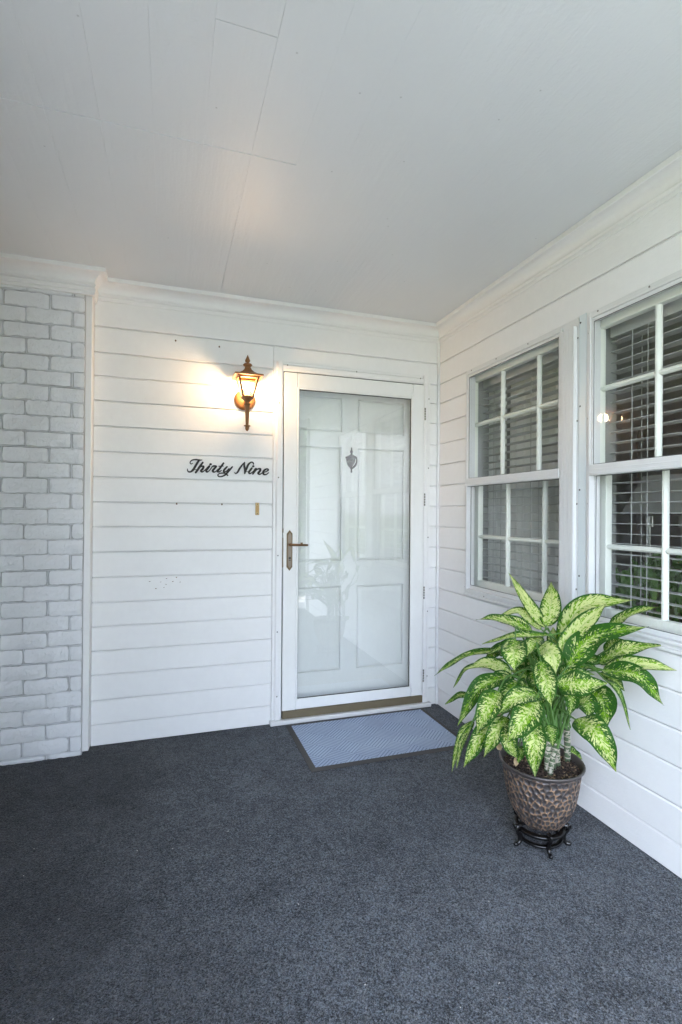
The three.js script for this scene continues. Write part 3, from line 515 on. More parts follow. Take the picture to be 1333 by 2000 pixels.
// ---------------------------------------------------------------- wall lantern
{
  const cx = -1.283, cz = 0.12, t = thing('wall_lantern', 'lit bronze coach lantern on the clapboards above the house sign', 'wall light', [cx, 0, cz]);
  const q = (pts, seg) => lathe(pts, seg), fl = M.lantern;
  part('backplate', q([[0, 0.03], [0.02, 0.03], [0.03, 0.024], [0.045, 0.02], [0.056, 0.013], [0.061, 0.005], [0.061, 0], [0, 0]], 40).rotateX(Math.PI / 2).translate(0, 1.905, 0.0145 - cz), fl, t);
  part('arm', tube([[0, 1.905, 0.03 - cz], [0, 1.893, 0.06 - cz], [0, 1.878, 0.09 - cz], [0, 1.878, 0]], 0.0085, 20, 10), fl, t);
  // roof: a concave pyramid with a thin brim, then neck, knob and flame finial
  const sq = (h, y) => [[-h, y, -h], [h, y, -h], [h, y, h], [-h, y, h]], pos = [];
  const rings = [sq(0.0785, 2.009), sq(0.0785, 2.017), sq(0.05, 2.026), sq(0.032, 2.038), sq(0.02, 2.052), sq(0.0145, 2.066)];
  for (let k = 0; k + 1 < rings.length; k++) for (let i = 0; i < 4; i++) { const j = (i + 1) % 4, a = rings[k][i], b = rings[k][j], c = rings[k + 1][j], d = rings[k + 1][i]; for (const v of [a, c, b, a, d, c]) pos.push(...v); }
  const under = sq(0.055, 2.009); for (let i = 0; i < 4; i++) { const j = (i + 1) % 4; for (const v of [rings[0][i], rings[0][j], under[j], rings[0][i], under[j], under[i]]) pos.push(...v); }
  const cap = sq(0.054, 2.022); for (const v of [cap[0], cap[2], cap[1], cap[0], cap[3], cap[2]]) pos.push(...v);
  const roof = new THREE.BufferGeometry().setAttribute('position', new THREE.Float32BufferAttribute(pos, 3)); roof.computeVertexNormals();
  const lr = part('lantern_roof', metreUV(roof), fl, t);
  part('finial', metreUV(q([[0, 2.139], [0.004, 2.131], [0.0105, 2.115], [0.0138, 2.106], [0.0125, 2.099], [0.0065, 2.0935], [0.008, 2.0905], [0.021, 2.087], [0.026, 2.081], [0.022, 2.075], [0.0155, 2.071], [0.0148, 2.064]], 28).toNonIndexed()), fl, lr);
  const yT = 2.008, yB = 1.9, hT = 0.0535, hB = 0.0265;          // the tapered glass box
  const post = (sx, sz) => { const g = box(-0.0058, 0.0058, 0, 1, -0.0058, 0.0058, 0.001), p = g.attributes.position; for (let i = 0; i < p.count; i++) { const k = p.getY(i); p.setXYZ(i, p.getX(i) + sx * lerp(hB, hT, k), lerp(yB - 0.004, yT, k), p.getZ(i) + sz * lerp(hB, hT, k)); } return g; };
  for (const [a, b] of [[-1, -1], [1, -1], [1, 1], [-1, 1]]) part('corner_bar', post(a, b), fl, t);
  for (const [y, h] of [[yT - 0.004, hT], [yB - 0.001, hB]]) part('frame_ring', [box(-h, h, y - 0.005, y + 0.004, h - 0.004, h + 0.004), box(-h, h, y - 0.005, y + 0.004, -h - 0.004, -h + 0.004), box(-h - 0.004, -h + 0.004, y - 0.0052, y + 0.0042, -h, h), box(h - 0.004, h + 0.004, y - 0.0052, y + 0.0042, -h, h)], fl, t);
  for (let k = 0; k < 4; k++) { const g = new THREE.BufferGeometry().setAttribute('position', new THREE.Float32BufferAttribute([-hB, yB, hB, hB, yB, hB, hT, yT, hT, -hB, yB, hB, hT, yT, hT, -hT, yT, hT], 3)); g.computeVertexNormals(); part('lantern_pane', metreUV(g.rotateY(k * Math.PI / 2)), M.glass, t); }
  part('cup', metreUV(q([[0.036, 1.8985], [0.034, 1.892], [0.02, 1.88], [0.012, 1.872], [0.011, 1.866], [0.02, 1.861], [0.02, 1.857], [0.014, 1.853], [0.0135, 1.84]], 24).toNonIndexed()), fl, t);
  part('tail', metreUV(lathe([[0.014, 1.856], [0.0125, 1.82], [0.0085, 1.748], [0.009, 1.744], [0.0185, 1.741], [0.0185, 1.737], [0.0105, 1.734], [0.012, 1.728], [0.009, 1.716], [0, 1.708]], 10).toNonIndexed()), fl, t);
  part('bulb_socket', move(new THREE.CylinderGeometry(0.013, 0.015, 0.028, 20), 0, 1.916, 0), std({ color: lin(0.4, 0.4, 0.36), roughness: 0.6 }), t);
  part('bulb', lathe([[0.001, 1.984], [0.014, 1.98], [0.023, 1.968], [0.0245, 1.953], [0.018, 1.939], [0.0125, 1.931], [0.0125, 1.927]], 24), std({ color: lin(0.9, 0.9, 0.88), emissive: lin(1, 0.72, 0.4), emissiveIntensity: 9, roughness: 0.3 }), t);
  const l = new THREE.PointLight(new THREE.Color(1, 0.62, 0.33), 0.078); l.position.set(cx, 1.952, cz); l.castShadow = true; l.shadow.radius = 1.6; l.name = 'bulb_lamp'; scene.add(l);
}

// ---------------------------------------------------------------- house sign and bell
{
  const t = thing('house_sign', 'black metal script reading Thirty Nine on the clapboards', 'house sign', [-1.6, 1.4, 0.0145]);
  let lift = 0;
  const letter = (name, ...strokes) => {
    const gs = strokes.map((s) => {
      const c = new THREE.CatmullRomCurve3(s.map(([x, y]) => new THREE.Vector3(x / 1000, y / 1000, 0))), n = s.length * 7, L = [], R = [], pos = [], d = 0.007 + lift; lift = (lift + 0.0004) % 0.0032;
      for (let i = 0; i <= n; i++) {
        const u = i / n, p = c.getPoint(u), g = c.getTangent(u), k = u * (s.length - 1), a = Math.min(s.length - 2, Math.floor(k)), w = lerp(s[a][2], s[a + 1][2], k - a) / 2000;
        L.push([p.x - g.y * w, p.y + g.x * w]); R.push([p.x + g.y * w, p.y - g.x * w]);
      }
      const capEnd = (u, dir) => { const p = c.getPoint(u), g = c.getTangent(u).multiplyScalar(dir), w = s[u ? s.length - 1 : 0][2] / 2000, out = []; for (let k = 1; k < 6; k++) { const a = Math.PI * k / 6; out.push([p.x + (g.y * Math.cos(a) + g.x * Math.sin(a)) * w, p.y + (-g.x * Math.cos(a) + g.y * Math.sin(a)) * w]); } return out; };
      const quad = (a, b, e, f) => pos.push(...a, ...b, ...e, ...a, ...e, ...f), z = (p, h) => [p[0], p[1], h];
      for (let i = 0; i < n; i++) { quad(z(R[i], d), z(R[i + 1], d), z(L[i + 1], d), z(L[i], d)); quad(z(R[i], 0), z(R[i + 1], 0), z(R[i + 1], d), z(R[i], d)); quad(z(L[i], d), z(L[i + 1], d), z(L[i + 1], 0), z(L[i], 0)); }
      for (const [u, dir, m] of [[0, -1, 0], [1, 1, n]]) {
        const fan = [dir > 0 ? R[m] : L[m], ...capEnd(u, dir), dir > 0 ? L[m] : R[m]], ctr = c.getPoint(u);
        for (let k = 0; k + 1 < fan.length; k++) { pos.push(ctr.x, ctr.y, d, ...z(fan[k], d), ...z(fan[k + 1], d)); quad(z(fan[k], 0), z(fan[k + 1], 0), z(fan[k + 1], d), z(fan[k], d)); }
      }
      const g = new THREE.BufferGeometry().setAttribute('position', new THREE.Float32BufferAttribute(pos, 3)); g.computeVertexNormals(); return metreUV(g);
    });
    part('letter', gs, M.ink, t);
  };
  letter('T',[[27.9,126.0,4.4],[20.4,122.8,5.0],[14.8,128.5,5.2],[17.5,137.3,6.0],[28.6,145.5,6.8],[47.4,148.2,8.0],[64.3,146.0,8.4],[79.4,147.6,3.6]],[[64.3,146.0,10.0],[55.0,132.0,12.0],[43.9,112.0,12.8],[31.0,90.2,12.8],[18.0,79.0,9.6],[6.8,78.7,8.0],[1.2,87.2,6.0],[1.1,94.0,4.4]]);
letter('h',[[40.3,92.4,3.2],[47.8,91.7,3.2],[53.4,92.9,3.2]],[[83.3,133.1,10.0],[68.4,111.0,12.4],[57.2,93.0,12.4],[46.1,76.1,11.6]],[[57.2,93.0,6.0],[75.9,111.3,8.0],[87.3,110.7,11.6],[83.6,97.8,12.4],[74.2,85.8,11.6],[80.0,79.7,8.0],[93.1,88.4,5.2]]);
letter('i',[[93.1,88.4,5.2],[120.5,114.8,10.0],[112.0,101.8,11.6],[102.6,88.7,12.0],[106.5,80.6,8.8],[117.9,87.2,5.6],[133.0,107.4,5.2]],[[125.2,124.5,12.4],[127.5,124.9,12.4]]);
letter('r',[[133.0,109.4,5.6],[142.5,115.3,9.2],[157.9,114.2,8.8],[148.4,102.1,11.6],[138.9,88.0,11.6],[144.7,81.3,8.8],[154.3,84.5,6.0],[168.6,98.8,4.8]]);
letter('t',[[198.3,133.6,10.0],[183.0,111.2,11.6],[171.5,95.0,11.6],[164.8,85.9,10.8],[173.5,82.8,7.6],[187.0,92.5,4.8]],[[172.3,115.8,4.4],[184.8,116.6,4.8],[197.4,116.7,4.4]]);
letter('y',[[218.8,114.5,8.0],[210.2,105.2,10.4],[200.6,92.0,10.8],[200.6,85.1,9.2],[210.3,84.8,6.8],[229.7,103.9,6.0]],[[248.2,114.5,8.4],[237.5,101.2,10.0],[224.0,84.9,10.4],[206.6,66.4,10.0],[187.3,56.9,6.8],[171.8,57.4,6.8],[167.5,65.2,6.4],[173.6,72.3,6.0],[187.1,76.7,6.8],[204.6,76.3,6.8],[216.3,70.7,6.0],[222.6,64.5,7.2]]);
letter('N',[[261.2,82.1,4.8],[268.1,77.3,6.8],[277.9,84.6,10.0],[291.5,109.1,10.8],[309.2,133.8,8.0],[319.0,144.2,4.4]],[[318.1,143.2,6.0],[316.2,122.0,10.0],[320.4,102.1,12.0],[319.6,79.0,8.0]],[[319.6,79.0,7.2],[329.3,106.4,11.2],[341.1,133.0,10.8],[357.0,145.7,7.2],[367.1,143.1,6.4],[370.2,134.1,5.6]]);
letter('i',[[329.5,89.3,2.8],[335.4,89.3,2.8],[343.4,90.8,2.8]],[[360.3,111.5,10.0],[351.4,99.1,11.6],[343.5,86.8,11.2],[347.5,79.3,8.4],[357.5,83.2,6.4],[373.5,97.9,4.8]],[[367.3,122.3,11.6],[369.7,122.4,11.6]]);
letter('n',[[373.5,99.9,4.8],[381.5,108.6,8.0],[385.5,107.4,11.2],[375.6,91.9,11.2],[366.6,77.9,8.8]],[[373.6,87.8,5.2],[393.6,106.6,8.0],[409.8,108.2,10.8],[407.9,97.0,12.0],[397.9,82.5,11.6],[406.0,76.7,8.0],[424.2,87.4,4.8]]);
letter('e',[[424.2,86.4,4.4],[444.6,94.2,6.4],[456.8,103.7,8.4],[452.6,109.7,7.2],[436.3,104.1,10.4],[426.2,87.5,12.0],[432.4,76.5,9.2],[446.7,78.0,6.8],[458.9,87.5,4.8]]);
}
{
  const b = thing('doorbell', 'small brass doorbell plate with a push button below the house sign', 'doorbell', [-1.206, 1.274, 0.0145]);
  part('bell_plate', box(-0.0115, 0.0115, -0.036, 0.036, 0, 0.008, 0.003), M.brass, b);
  part('button', box(-0.0065, 0.0065, -0.02, 0.02, 0.0075, 0.013, 0.003), std({ color: lin(0.42, 0.25, 0.09), roughness: 0.4 }), b);
  for (const y of [-0.028, 0.028]) part('screw', move(new THREE.SphereGeometry(0.0035, 8, 6).scale(1, 1, 0.5), 0, y, 0.008), M.dark, b);
}

// ---------------------------------------------------------------- doormat
{
  const x0 = -1.035, x1 = -0.138, z0 = 0.056, z1 = 0.628, bw = 0.026, t = thing('doormat', 'blue grey doormat with basket weave ribs and dark rubber border', 'doormat', [(x0 + x1) / 2, 0.002, (z0 + z1) / 2], 0.006);
  const hw = (x1 - x0) / 2, hd = (z1 - z0) / 2, prof = [[0.0005, 0], [0.0022, -0.001], [0.0075, -bw + 0.005], [0.0075, -bw - 0.002], [0.0005, -bw - 0.002]];
  const rub = std({ color: lin(0.056, 0.053, 0.051), roughness: 0.75, bumpMap: rep(brickBump, 0.2), bumpScale: 0.001 });
  for (const [l, d, r] of [[hw, hd, 0], [hd, hw, Math.PI / 2], [hw, hd, Math.PI], [hd, hw, -Math.PI / 2]]) { const g = extrudeX(prof, -l, l, -1, 1).translate(0, 0, d).rotateY(r); part('border', metreUV(g), rub, t); }
  const S = 0.117, per = 0.0167, W = 2 * (hw - bw), D = 2 * (hd - bw);
  const pat = (u, v) => {                                          // height of the ribbed pile, 0 in the grooves
    const x = u * W, z = v * D, a = (x + z) / Math.SQRT2 + 2, b = (x - z) / Math.SQRT2 + 2, ia = Math.floor(a / S), ib = Math.floor(b / S), fa = a / S - ia, fb = b / S - ib;
    const edge = Math.min(fa, 1 - fa, fb, 1 - fb) * S, s = ((ia + ib) & 1 ? fa : fb) * 7, f = Math.abs(s - Math.floor(s) - 0.5) * 2;
    return sstep(1 - f, 0.08, 0.42) * lerp(0.75, 1, sstep(edge, 0.0004, 0.002));
  };
  const mp = tex(1400, 880, (u, v, x, y) => { const h = pat(u, v), n = h2(x, y), k = (0.45 + 0.55 * h) * (0.8 + 0.35 * n + 0.25 * (fbm(u * 5, v * 4, 5, 4, 4) - 0.5)), w = sstep(fbm(u * 3 + 9, v * 3, 60, 60, 4), 0.55, 0.75) * 0.22 * sstep(v, 0.9, 0.1); return [k * lerp(0.74, 0.66, w), k * lerp(0.84, 0.7, w), k * lerp(1.06, 0.76, w)]; }, false, false);
  const mb = tex(1400, 880, (u, v, x, y) => pat(u, v) * 0.8 + h2(x, y) * 0.2, false, false);
  const g = new THREE.PlaneGeometry(W, D).rotateX(-Math.PI / 2).translate(0, 0.0066, 0);
  part('pile', g, std({ color: lin(0.53, 0.57, 0.63), map: mp, bumpMap: mb, bumpScale: 0.0022, roughness: 0.95 }), t);
}

{ // fluff and crumbs lying on the carpet
  const bits = []; for (let i = 0; i < 46; i++) { const x = i < 8 ? rr(-0.5, -0.2) : rr(-2.2, -0.15), z = i < 8 ? rr(1.15, 1.6) : rr(0.7, 2.2), s = rr(0.0012, 0.003); bits.push(new THREE.TetrahedronGeometry(s, 0).scale(1, 0.5, rr(1, 3)).rotateY(rr(0, 6)).translate(x, 0.0026, z)); }
  const o = part(numbered('carpet_lint'), bits, std({ color: lin(0.5, 0.48, 0.45), roughness: 1 }), scene); tag(o, 'pale lint and crumbs scattered over the dark carpet', 'lint'); o.userData.kind = 'stuff';
}

// ---------------------------------------------------------------- plant stand, pot, plant
const PX = -0.338, PZC = 1.392;
{
  const t = thing('plant_stand', 'low black lacquered ring stand with scrolled feet under the pot', 'plant stand', [PX, 0.002, PZC]);
  const ring = (r, y, w, h) => metreUV(lathe([[r - w, y - h], [r + w, y - h], [r + w + 0.002, y], [r + w, y + h], [r - w, y + h], [r - w - 0.002, y], [r - w, y - h]], 56).toNonIndexed());
  part('top_ring', ring(0.084, 0.063, 0.008, 0.006), M.blackLacquer, t); part('lower_ring', ring(0.078, 0.026, 0.006, 0.005), M.blackLacquer, t);
  for (let k = 0; k < 5; k++) {
    const a = (107 + k * 72) * Math.PI / 180, g = mergeGeometries([tube([[0.088, 0.076, 0], [0.1, 0.073, 0], [0.102, 0.06, 0], [0.092, 0.048, 0], [0.086, 0.034, 0], [0.088, 0.02, 0], [0.096, 0.01, 0], [0.107, 0.009, 0]], (u) => 0.0095 - 0.003 * Math.sin(u * 5) ** 2 + (u > 0.93 ? 0.0015 : 0), 36, 10), tube([[0.099, 0.076, 0], [0.108, 0.079, 0], [0.11, 0.071, 0]], 0.005, 10, 8)]);
    part('leg', g.rotateY(-a), M.blackLacquer, t);
  }
}
const cells = []; { const nx = 40, ny = 11; for (let j = -1; j <= ny; j++) for (let i = 0; i < nx; i++) cells.push([(i + 0.5 * (j & 1) + rr(-0.36, 0.36)) / nx, (j + 0.5 + rr(-0.36, 0.36)) / ny, i, j]); }
function hammered(u, v) {                                           // [distance to the nearest cell edge, cell id] in metres
  let a = 9, b = 9; const r = 0.9;
  for (const [x, y] of cells) { const dy = (y - v) * 0.225; if (Math.abs(dy) > 0.075) continue; let dx = Math.abs(x - u); dx = Math.min(dx, 1 - dx) * r; const d = Math.hypot(dx, dy); if (d < a) { b = a; a = d; } else if (d < b) b = d; }
  return [b - a, a];
}
{
  const t = thing('flower_pot', 'bronze hammered metal pot with copper edged cells, holding the plant', 'pot', [PX + 0.008, 0.0725, PZC]); t.scale.set(0.945, 1.06, 0.945);
  const hm = tex(1024, 256, (u, v, x, y) => { const [e] = hammered(u, v), r = 1 - sstep(e, 0.0015, 0.007), n = fbm(u * 60, v * 16, 60, 16, 3), top = sstep(v, 0.8, 0.97), k = r * sstep(n, 0.3, 0.6) * (1 - top * 0.8), w = (n - 0.5) * 0.05; return [lerp(0.088, 0.4, k) + w, lerp(0.078, 0.25, k) + w, lerp(0.076, 0.155, k) + w]; });
  const hb = tex(1024, 256, (u, v) => { const [e] = hammered(u, v); return 1 - sstep(e, 0, 0.014); });
  const hr = tex(512, 128, (u, v) => { const n = fbm(u * 30, v * 8, 30, 8, 3); return 0.4 + 0.25 * n; });
  const body = [[0.0, 0.0], [0.06, 0.0], [0.073, 0.004], [0.09, 0.018], [0.104, 0.037], [0.117, 0.06], [0.1275, 0.085], [0.136, 0.115], [0.142, 0.145], [0.1465, 0.175], [0.151, 0.2], [0.1545, 0.213]];
  const curve = new THREE.CatmullRomCurve3(body.slice(1).map(([r, y]) => new THREE.Vector3(r, y, 0))), pts = []; for (let i = 0; i <= 60; i++) { const p = curve.getPoint(i / 60); pts.push([p.x, p.y]); }
  const g = lathe(pts, 240), p = g.attributes.position, uv = g.attributes.uv;
  for (let i = 0; i < p.count; i++) { const u = uv.getX(i), v = p.getY(i) / 0.225, [e] = hammered(u % 1, v), k = (1 - sstep(e, 0, 0.016)) * 0.0035 - 0.003, r = Math.hypot(p.getX(i), p.getZ(i)); p.setX(i, p.getX(i) * (1 + k / r)); p.setZ(i, p.getZ(i) * (1 + k / r)); uv.setY(i, v); }
  g.computeVertexNormals();
  part('pot_body', g, std({ color: 0xffffff, map: hm, bumpMap: hb, bumpScale: 0.002, roughnessMap: hr, roughness: 1, metalness: 0.45 }), t);
  part('rim', metreUV(lathe([[0.1525, 0.209], [0.157, 0.213], [0.163, 0.2185], [0.1645, 0.223], [0.162, 0.2265], [0.157, 0.226], [0.153, 0.221], [0.1475, 0.2], [0.143, 0.17]], 96).toNonIndexed()), std({ color: lin(0.12, 0.105, 0.1), metalness: 0.6, roughness: 0.4, bumpMap: rep(paintBump, 0.1), bumpScale: 0.0004 }), t);
  part('pot_base', move(new THREE.CylinderGeometry(0.062, 0.062, 0.004, 40), 0, 0.0015, 0), M.bronze, t);
  const soilT = tex(512, 512, (u, v, x, y) => { const n = h2(x >> 2, y >> 2) * 0.6 + fbm(u * 30, v * 30, 30, 30, 3) * 0.6; return [0.1 * n + 0.03, 0.065 * n + 0.02, 0.045 * n + 0.016]; });
  const sg = new THREE.CircleGeometry(0.15, 48).rotateX(-Math.PI / 2); const sp = sg.attributes.position; for (let i = 0; i < sp.count; i++) sp.setY(i, 0.2);
  const soil = part('soil', sg, std({ color: 0xffffff, map: rep(soilT, 1), bumpMap: rep(brickBump, 0.5), bumpScale: 0.01, roughness: 1 }), t);
  const crumbs = [[], []]; for (let i = 0; i < 900; i++) { const a = rr(0, 6.283), r = 0.146 * Math.sqrt(rnd()), s = rr(0.002, 0.0065), c = rnd() < 0.2 ? 1 : 0; crumbs[c].push(new THREE.TetrahedronGeometry(s, c ? 0 : 1).scale(1, 0.6, c ? 2.2 : 1).rotateY(rr(0, 6)).translate(r * Math.cos(a), 0.201 + rr(0, 0.004), r * Math.sin(a))); }
  part('soil_crumbs', crumbs[0], std({ color: lin(0.028, 0.018, 0.013), roughness: 1 }), soil).userData.kind = 'stuff';
  part('bark_chips', crumbs[1].slice(0, 120), std({ color: lin(0.3, 0.2, 0.12), roughness: 1 }), soil).userData.kind = 'stuff';
}
{
  const plant = thing('potted_plant', 'large variegated green and cream leafy plant growing in the bronze pot', 'plant', [PX, 0.26, PZC]);
  const leafTex = (cut, deep, seedling) => tex(256, 512, (u, v) => {
    const s = (u - 0.5) * 2, a = Math.abs(s), side = s > 0 ? 41 : 0, q = v * 1.0 - a * 0.16;
    const n = fbm(q * 46 + side + seedling, a * 6 + side, 4096, 4096, 2), n2 = fbm(q * 80 + side * 2 + seedling, a * 9 + 3, 4096, 4096, 2), n3 = fbm(v * 6 + seedling, s * 2.2 + 20, 4096, 4096, 3);
    const w = 0.13 * (1 - a) + 0.06 * sstep(v, 0.02, 0.3) + (n3 - 0.5) * 0.3, cream = sstep(n * 0.62 + n2 * 0.5 + w, cut, cut + 0.035) * (1 - sstep(a + (n2 - 0.5) * 0.35, 0.8, 0.93)), dk = sstep(n2 * 0.5 + n * 0.45 + a * 0.34 + sstep(a, 0.8, 0.95) * 0.2 - w * 0.3, deep, deep + 0.06);
    const mid = [0.17, 0.34, 0.004], dark = [0.018, 0.09, 0.003], cr = [0.58, 0.62, 0.24];
    const rib = 1 - sstep(a, 0.012, 0.05), c = [0, 1, 2].map((k) => lerp(lerp(lerp(mid[k], dark[k], dk), cr[k], cream), [0.34, 0.46, 0.15][k], rib * 0.6));
    return c;
  }, false, false);
  const veinBump = tex(256, 512, (u, v) => { const a = Math.abs(u - 0.5) * 2, q = v - a * 0.16, f = Math.abs((q * 26) % 1 - 0.5) * 2; return 0.6 - 0.4 * (1 - sstep(a, 0.01, 0.07)) + 0.14 * sstep(f, 0.3, 0.95) + 0.25 * fbm(u * 9, v * 20, 400, 400, 2); }, false, false);
  const lm = [[0.63, 0.54, 3], [0.735, 0.48, 57], [0.82, 0.43, 119], [0.61, 0.55, 211], [0.715, 0.48, 307], [0.8, 0.44, 401]].map(([a, b, s]) => phy({ color: 0xffffff, map: leafTex(a, b, s), bumpMap: veinBump, bumpScale: 0.003, roughness: 0.96, transmission: 0.28, thickness: 0, specularIntensity: 0.5, clearcoat: 0.16, clearcoatRoughness: 0.4 }));
  const dry = std({ color: lin(0.45, 0.32, 0.19), roughness: 0.9, bumpMap: veinBump, bumpScale: 0.004 });
  const stemM = std({ color: lin(0.085, 0.19, 0.035), roughness: 0.5 }), toCam = new THREE.Vector3(-1.35, 0.75, 1.62).normalize(), UP = new THREE.Vector3(0, 1, 0);
  const tops = [[-0.327, 0.43, 1.427], [-0.264, 0.45, 1.406], [-0.205, 0.44, 1.385], [-0.29, 0.47, 1.4], [-0.3, 0.4, 1.44]];
  let no = 0;
  function leaf(b, m, e, W, fc, kind) {
    no++;
    const B = new THREE.Vector3(...b), Mi = new THREE.Vector3(...m), T = new THREE.Vector3(...e), c = new THREE.CatmullRomCurve3([B, Mi, T], false, 'centripetal'), n = 22, k = 10, pos = [], uv = [], idx = [];
    const len = c.getLength(), out = new THREE.Vector3(Mi.x - PX, 0, Mi.z - PZC).normalize(), ph = rr(0, 6), amp = rr(0.03, 0.1) * W, cup = rr(0.08, 0.36), twist = rr(-0.4, 0.4), skew = rr(-0.05, 0.05), curl = rr(-0.2, 1);
    for (let i = 0; i <= n; i++) {
      const t = i / n, p = c.getPoint(t), tg = c.getTangent(t), hint = UP.clone().multiplyScalar(1 - fc * 0.75).addScaledVector(toCam, fc).addScaledVector(out, 0.25 * (1 - fc));
      let sd = new THREE.Vector3().crossVectors(tg, hint).normalize(); sd.applyAxisAngle(tg, twist * (t - 0.3)); const nn = new THREE.Vector3().crossVectors(sd, tg).normalize();
      const w = 0.5 * W * 1.06 * Math.pow(Math.sin(Math.PI * Math.pow(t, 0.72)), 0.82) * (1 - 0.42 * sstep(t, 0.72, 1)) + 0.0012;
      for (let j = 0; j <= k; j++) {
        const s = (j / k) * 2 - 1, rise = (Math.abs(s) ** 1.4 * cup - 0.06) * w + amp * Math.sin(t * 13 + ph + (s > 0 ? 1.7 : 0)) * s * s;
        const q = p.clone().addScaledVector(sd, s * w * (1 - 0.1 * cup) + skew * w).addScaledVector(nn, rise);
        if (t > 0.75) q.addScaledVector(nn, -curl * W * (t - 0.75) ** 2 * 16 * 0.12);
        pos.push(q.x - PX, q.y - 0.26, q.z - PZC); uv.push(0.5 + s * 0.5, t);
      }
    }
    for (let i = 0; i < n; i++) for (let j = 0; j < k; j++) { const a = i * (k + 1) + j, d = a + k + 1; idx.push(a, a + 1, d + 1, a, d + 1, d); }
    const g = new THREE.BufferGeometry().setAttribute('position', new THREE.Float32BufferAttribute(pos, 3)); g.setAttribute('uv', new THREE.Float32BufferAttribute(uv, 2)); g.setIndex(idx); g.computeVertexNormals();
    const lf = part('leaf', g, kind === 6 ? dry : lm[kind + (no & 1 ? 3 : 0)], plant); if (kind === 6) lf.userData.label = 'dried brown leaf tip';
    const top = tops[no % 5], tg = c.getTangent(0), k1 = Math.min(0.09, B.distanceTo(new THREE.Vector3(...top)) * 0.4), P1 = B.clone().addScaledVector(tg, -k1);
    const P0 = new THREE.Vector3(...top).add(new THREE.Vector3(rr(-0.012, 0.012), rr(-0.03, 0.02), rr(-0.012, 0.012)));
    const midp = P0.clone().lerp(P1, 0.5).add(new THREE.Vector3(0, 0.02, 0));
    part('petiole', tube([P0, midp, P1, B, c.getPoint(0.03)].map((v) => [v.x - PX, v.y - 0.26, v.z - PZC]), (t) => lerp(0.0052, 0.0026, t), 18, 7), stemM, lf);
  }
  leaf([-0.275,0.804,1.350],[-0.326,0.892,1.312],[-0.423,1.022,1.311],0.048,0.80,0);
leaf([-0.282,0.810,1.358],[-0.242,0.892,1.340],[-0.278,0.990,1.381],0.076,1.00,0);
leaf([-0.292,0.796,1.344],[-0.350,0.861,1.283],[-0.438,0.834,1.253],0.048,0.60,0);
leaf([-0.351,0.800,1.367],[-0.442,0.837,1.315],[-0.561,0.844,1.296],0.070,0.50,1);
leaf([-0.344,0.804,1.453],[-0.486,0.806,1.438],[-0.597,0.775,1.390],0.037,0.35,1);
leaf([-0.530,0.811,1.496],[-0.586,0.781,1.562],[-0.591,0.728,1.571],0.082,1.00,1);
leaf([-0.402,0.728,1.328],[-0.603,0.700,1.282],[-0.737,0.639,1.290],0.039,0.30,2);
leaf([-0.431,0.687,1.308],[-0.590,0.648,1.276],[-0.652,0.585,1.287],0.021,0.30,2);
leaf([-0.466,0.645,1.391],[-0.524,0.684,1.351],[-0.625,0.665,1.317],0.059,0.60,0);
leaf([-0.427,0.712,1.362],[-0.453,0.721,1.301],[-0.511,0.679,1.282],0.065,0.60,2);
leaf([-0.398,0.774,1.456],[-0.411,0.760,1.536],[-0.415,0.700,1.566],0.076,0.90,0);
leaf([-0.446,0.740,1.525],[-0.490,0.688,1.605],[-0.487,0.616,1.627],0.068,1.00,1);
leaf([-0.419,0.666,1.576],[-0.385,0.685,1.640],[-0.312,0.694,1.685],0.083,0.90,1);
leaf([-0.266,0.747,1.416],[-0.166,0.891,1.418],[-0.044,0.938,1.553],0.083,0.70,0);
leaf([-0.330,0.746,1.479],[-0.246,0.846,1.507],[-0.192,0.934,1.567],0.068,0.80,0);
leaf([-0.329,0.701,1.522],[-0.247,0.806,1.549],[-0.121,0.872,1.675],0.094,0.60,2);
leaf([-0.069,0.809,1.450],[-0.056,0.881,1.539],[-0.030,0.930,1.640],0.048,0.70,1);
leaf([-0.168,0.699,1.502],[-0.145,0.774,1.604],[-0.080,0.803,1.689],0.062,0.70,1);
leaf([-0.194,0.686,1.546],[-0.164,0.737,1.661],[-0.083,0.739,1.751],0.065,0.70,0);
leaf([-0.226,0.701,1.577],[-0.192,0.713,1.694],[-0.122,0.619,1.738],0.075,0.70,2);
leaf([-0.172,0.666,1.511],[-0.157,0.661,1.558],[-0.128,0.618,1.589],0.042,0.60,2);
leaf([-0.255,0.686,1.610],[-0.270,0.670,1.689],[-0.229,0.537,1.702],0.021,0.40,2);
leaf([-0.332,0.533,1.563],[-0.344,0.529,1.675],[-0.304,0.413,1.720],0.087,0.90,1);
leaf([-0.179,0.548,1.424],[-0.144,0.555,1.488],[-0.127,0.448,1.505],0.110,0.90,2);
leaf([-0.262,0.576,1.502],[-0.259,0.573,1.545],[-0.249,0.518,1.548],0.077,0.90,2);
leaf([-0.511,0.662,1.440],[-0.634,0.636,1.441],[-0.717,0.501,1.423],0.064,0.60,2);
leaf([-0.609,0.643,1.512],[-0.679,0.609,1.552],[-0.716,0.519,1.540],0.077,0.90,1);
leaf([-0.483,0.633,1.575],[-0.600,0.652,1.600],[-0.665,0.591,1.578],0.061,0.70,1);
leaf([-0.529,0.639,1.602],[-0.609,0.602,1.649],[-0.664,0.522,1.631],0.084,0.90,1);
leaf([-0.552,0.583,1.616],[-0.602,0.536,1.683],[-0.578,0.414,1.660],0.068,1.00,1);
leaf([-0.595,0.544,1.559],[-0.639,0.515,1.608],[-0.599,0.444,1.600],0.054,0.90,1);
leaf([-0.580,0.554,1.522],[-0.651,0.529,1.562],[-0.682,0.432,1.530],0.059,0.80,1);
leaf([-0.581,0.533,1.458],[-0.668,0.480,1.493],[-0.724,0.378,1.474],0.059,0.80,1);
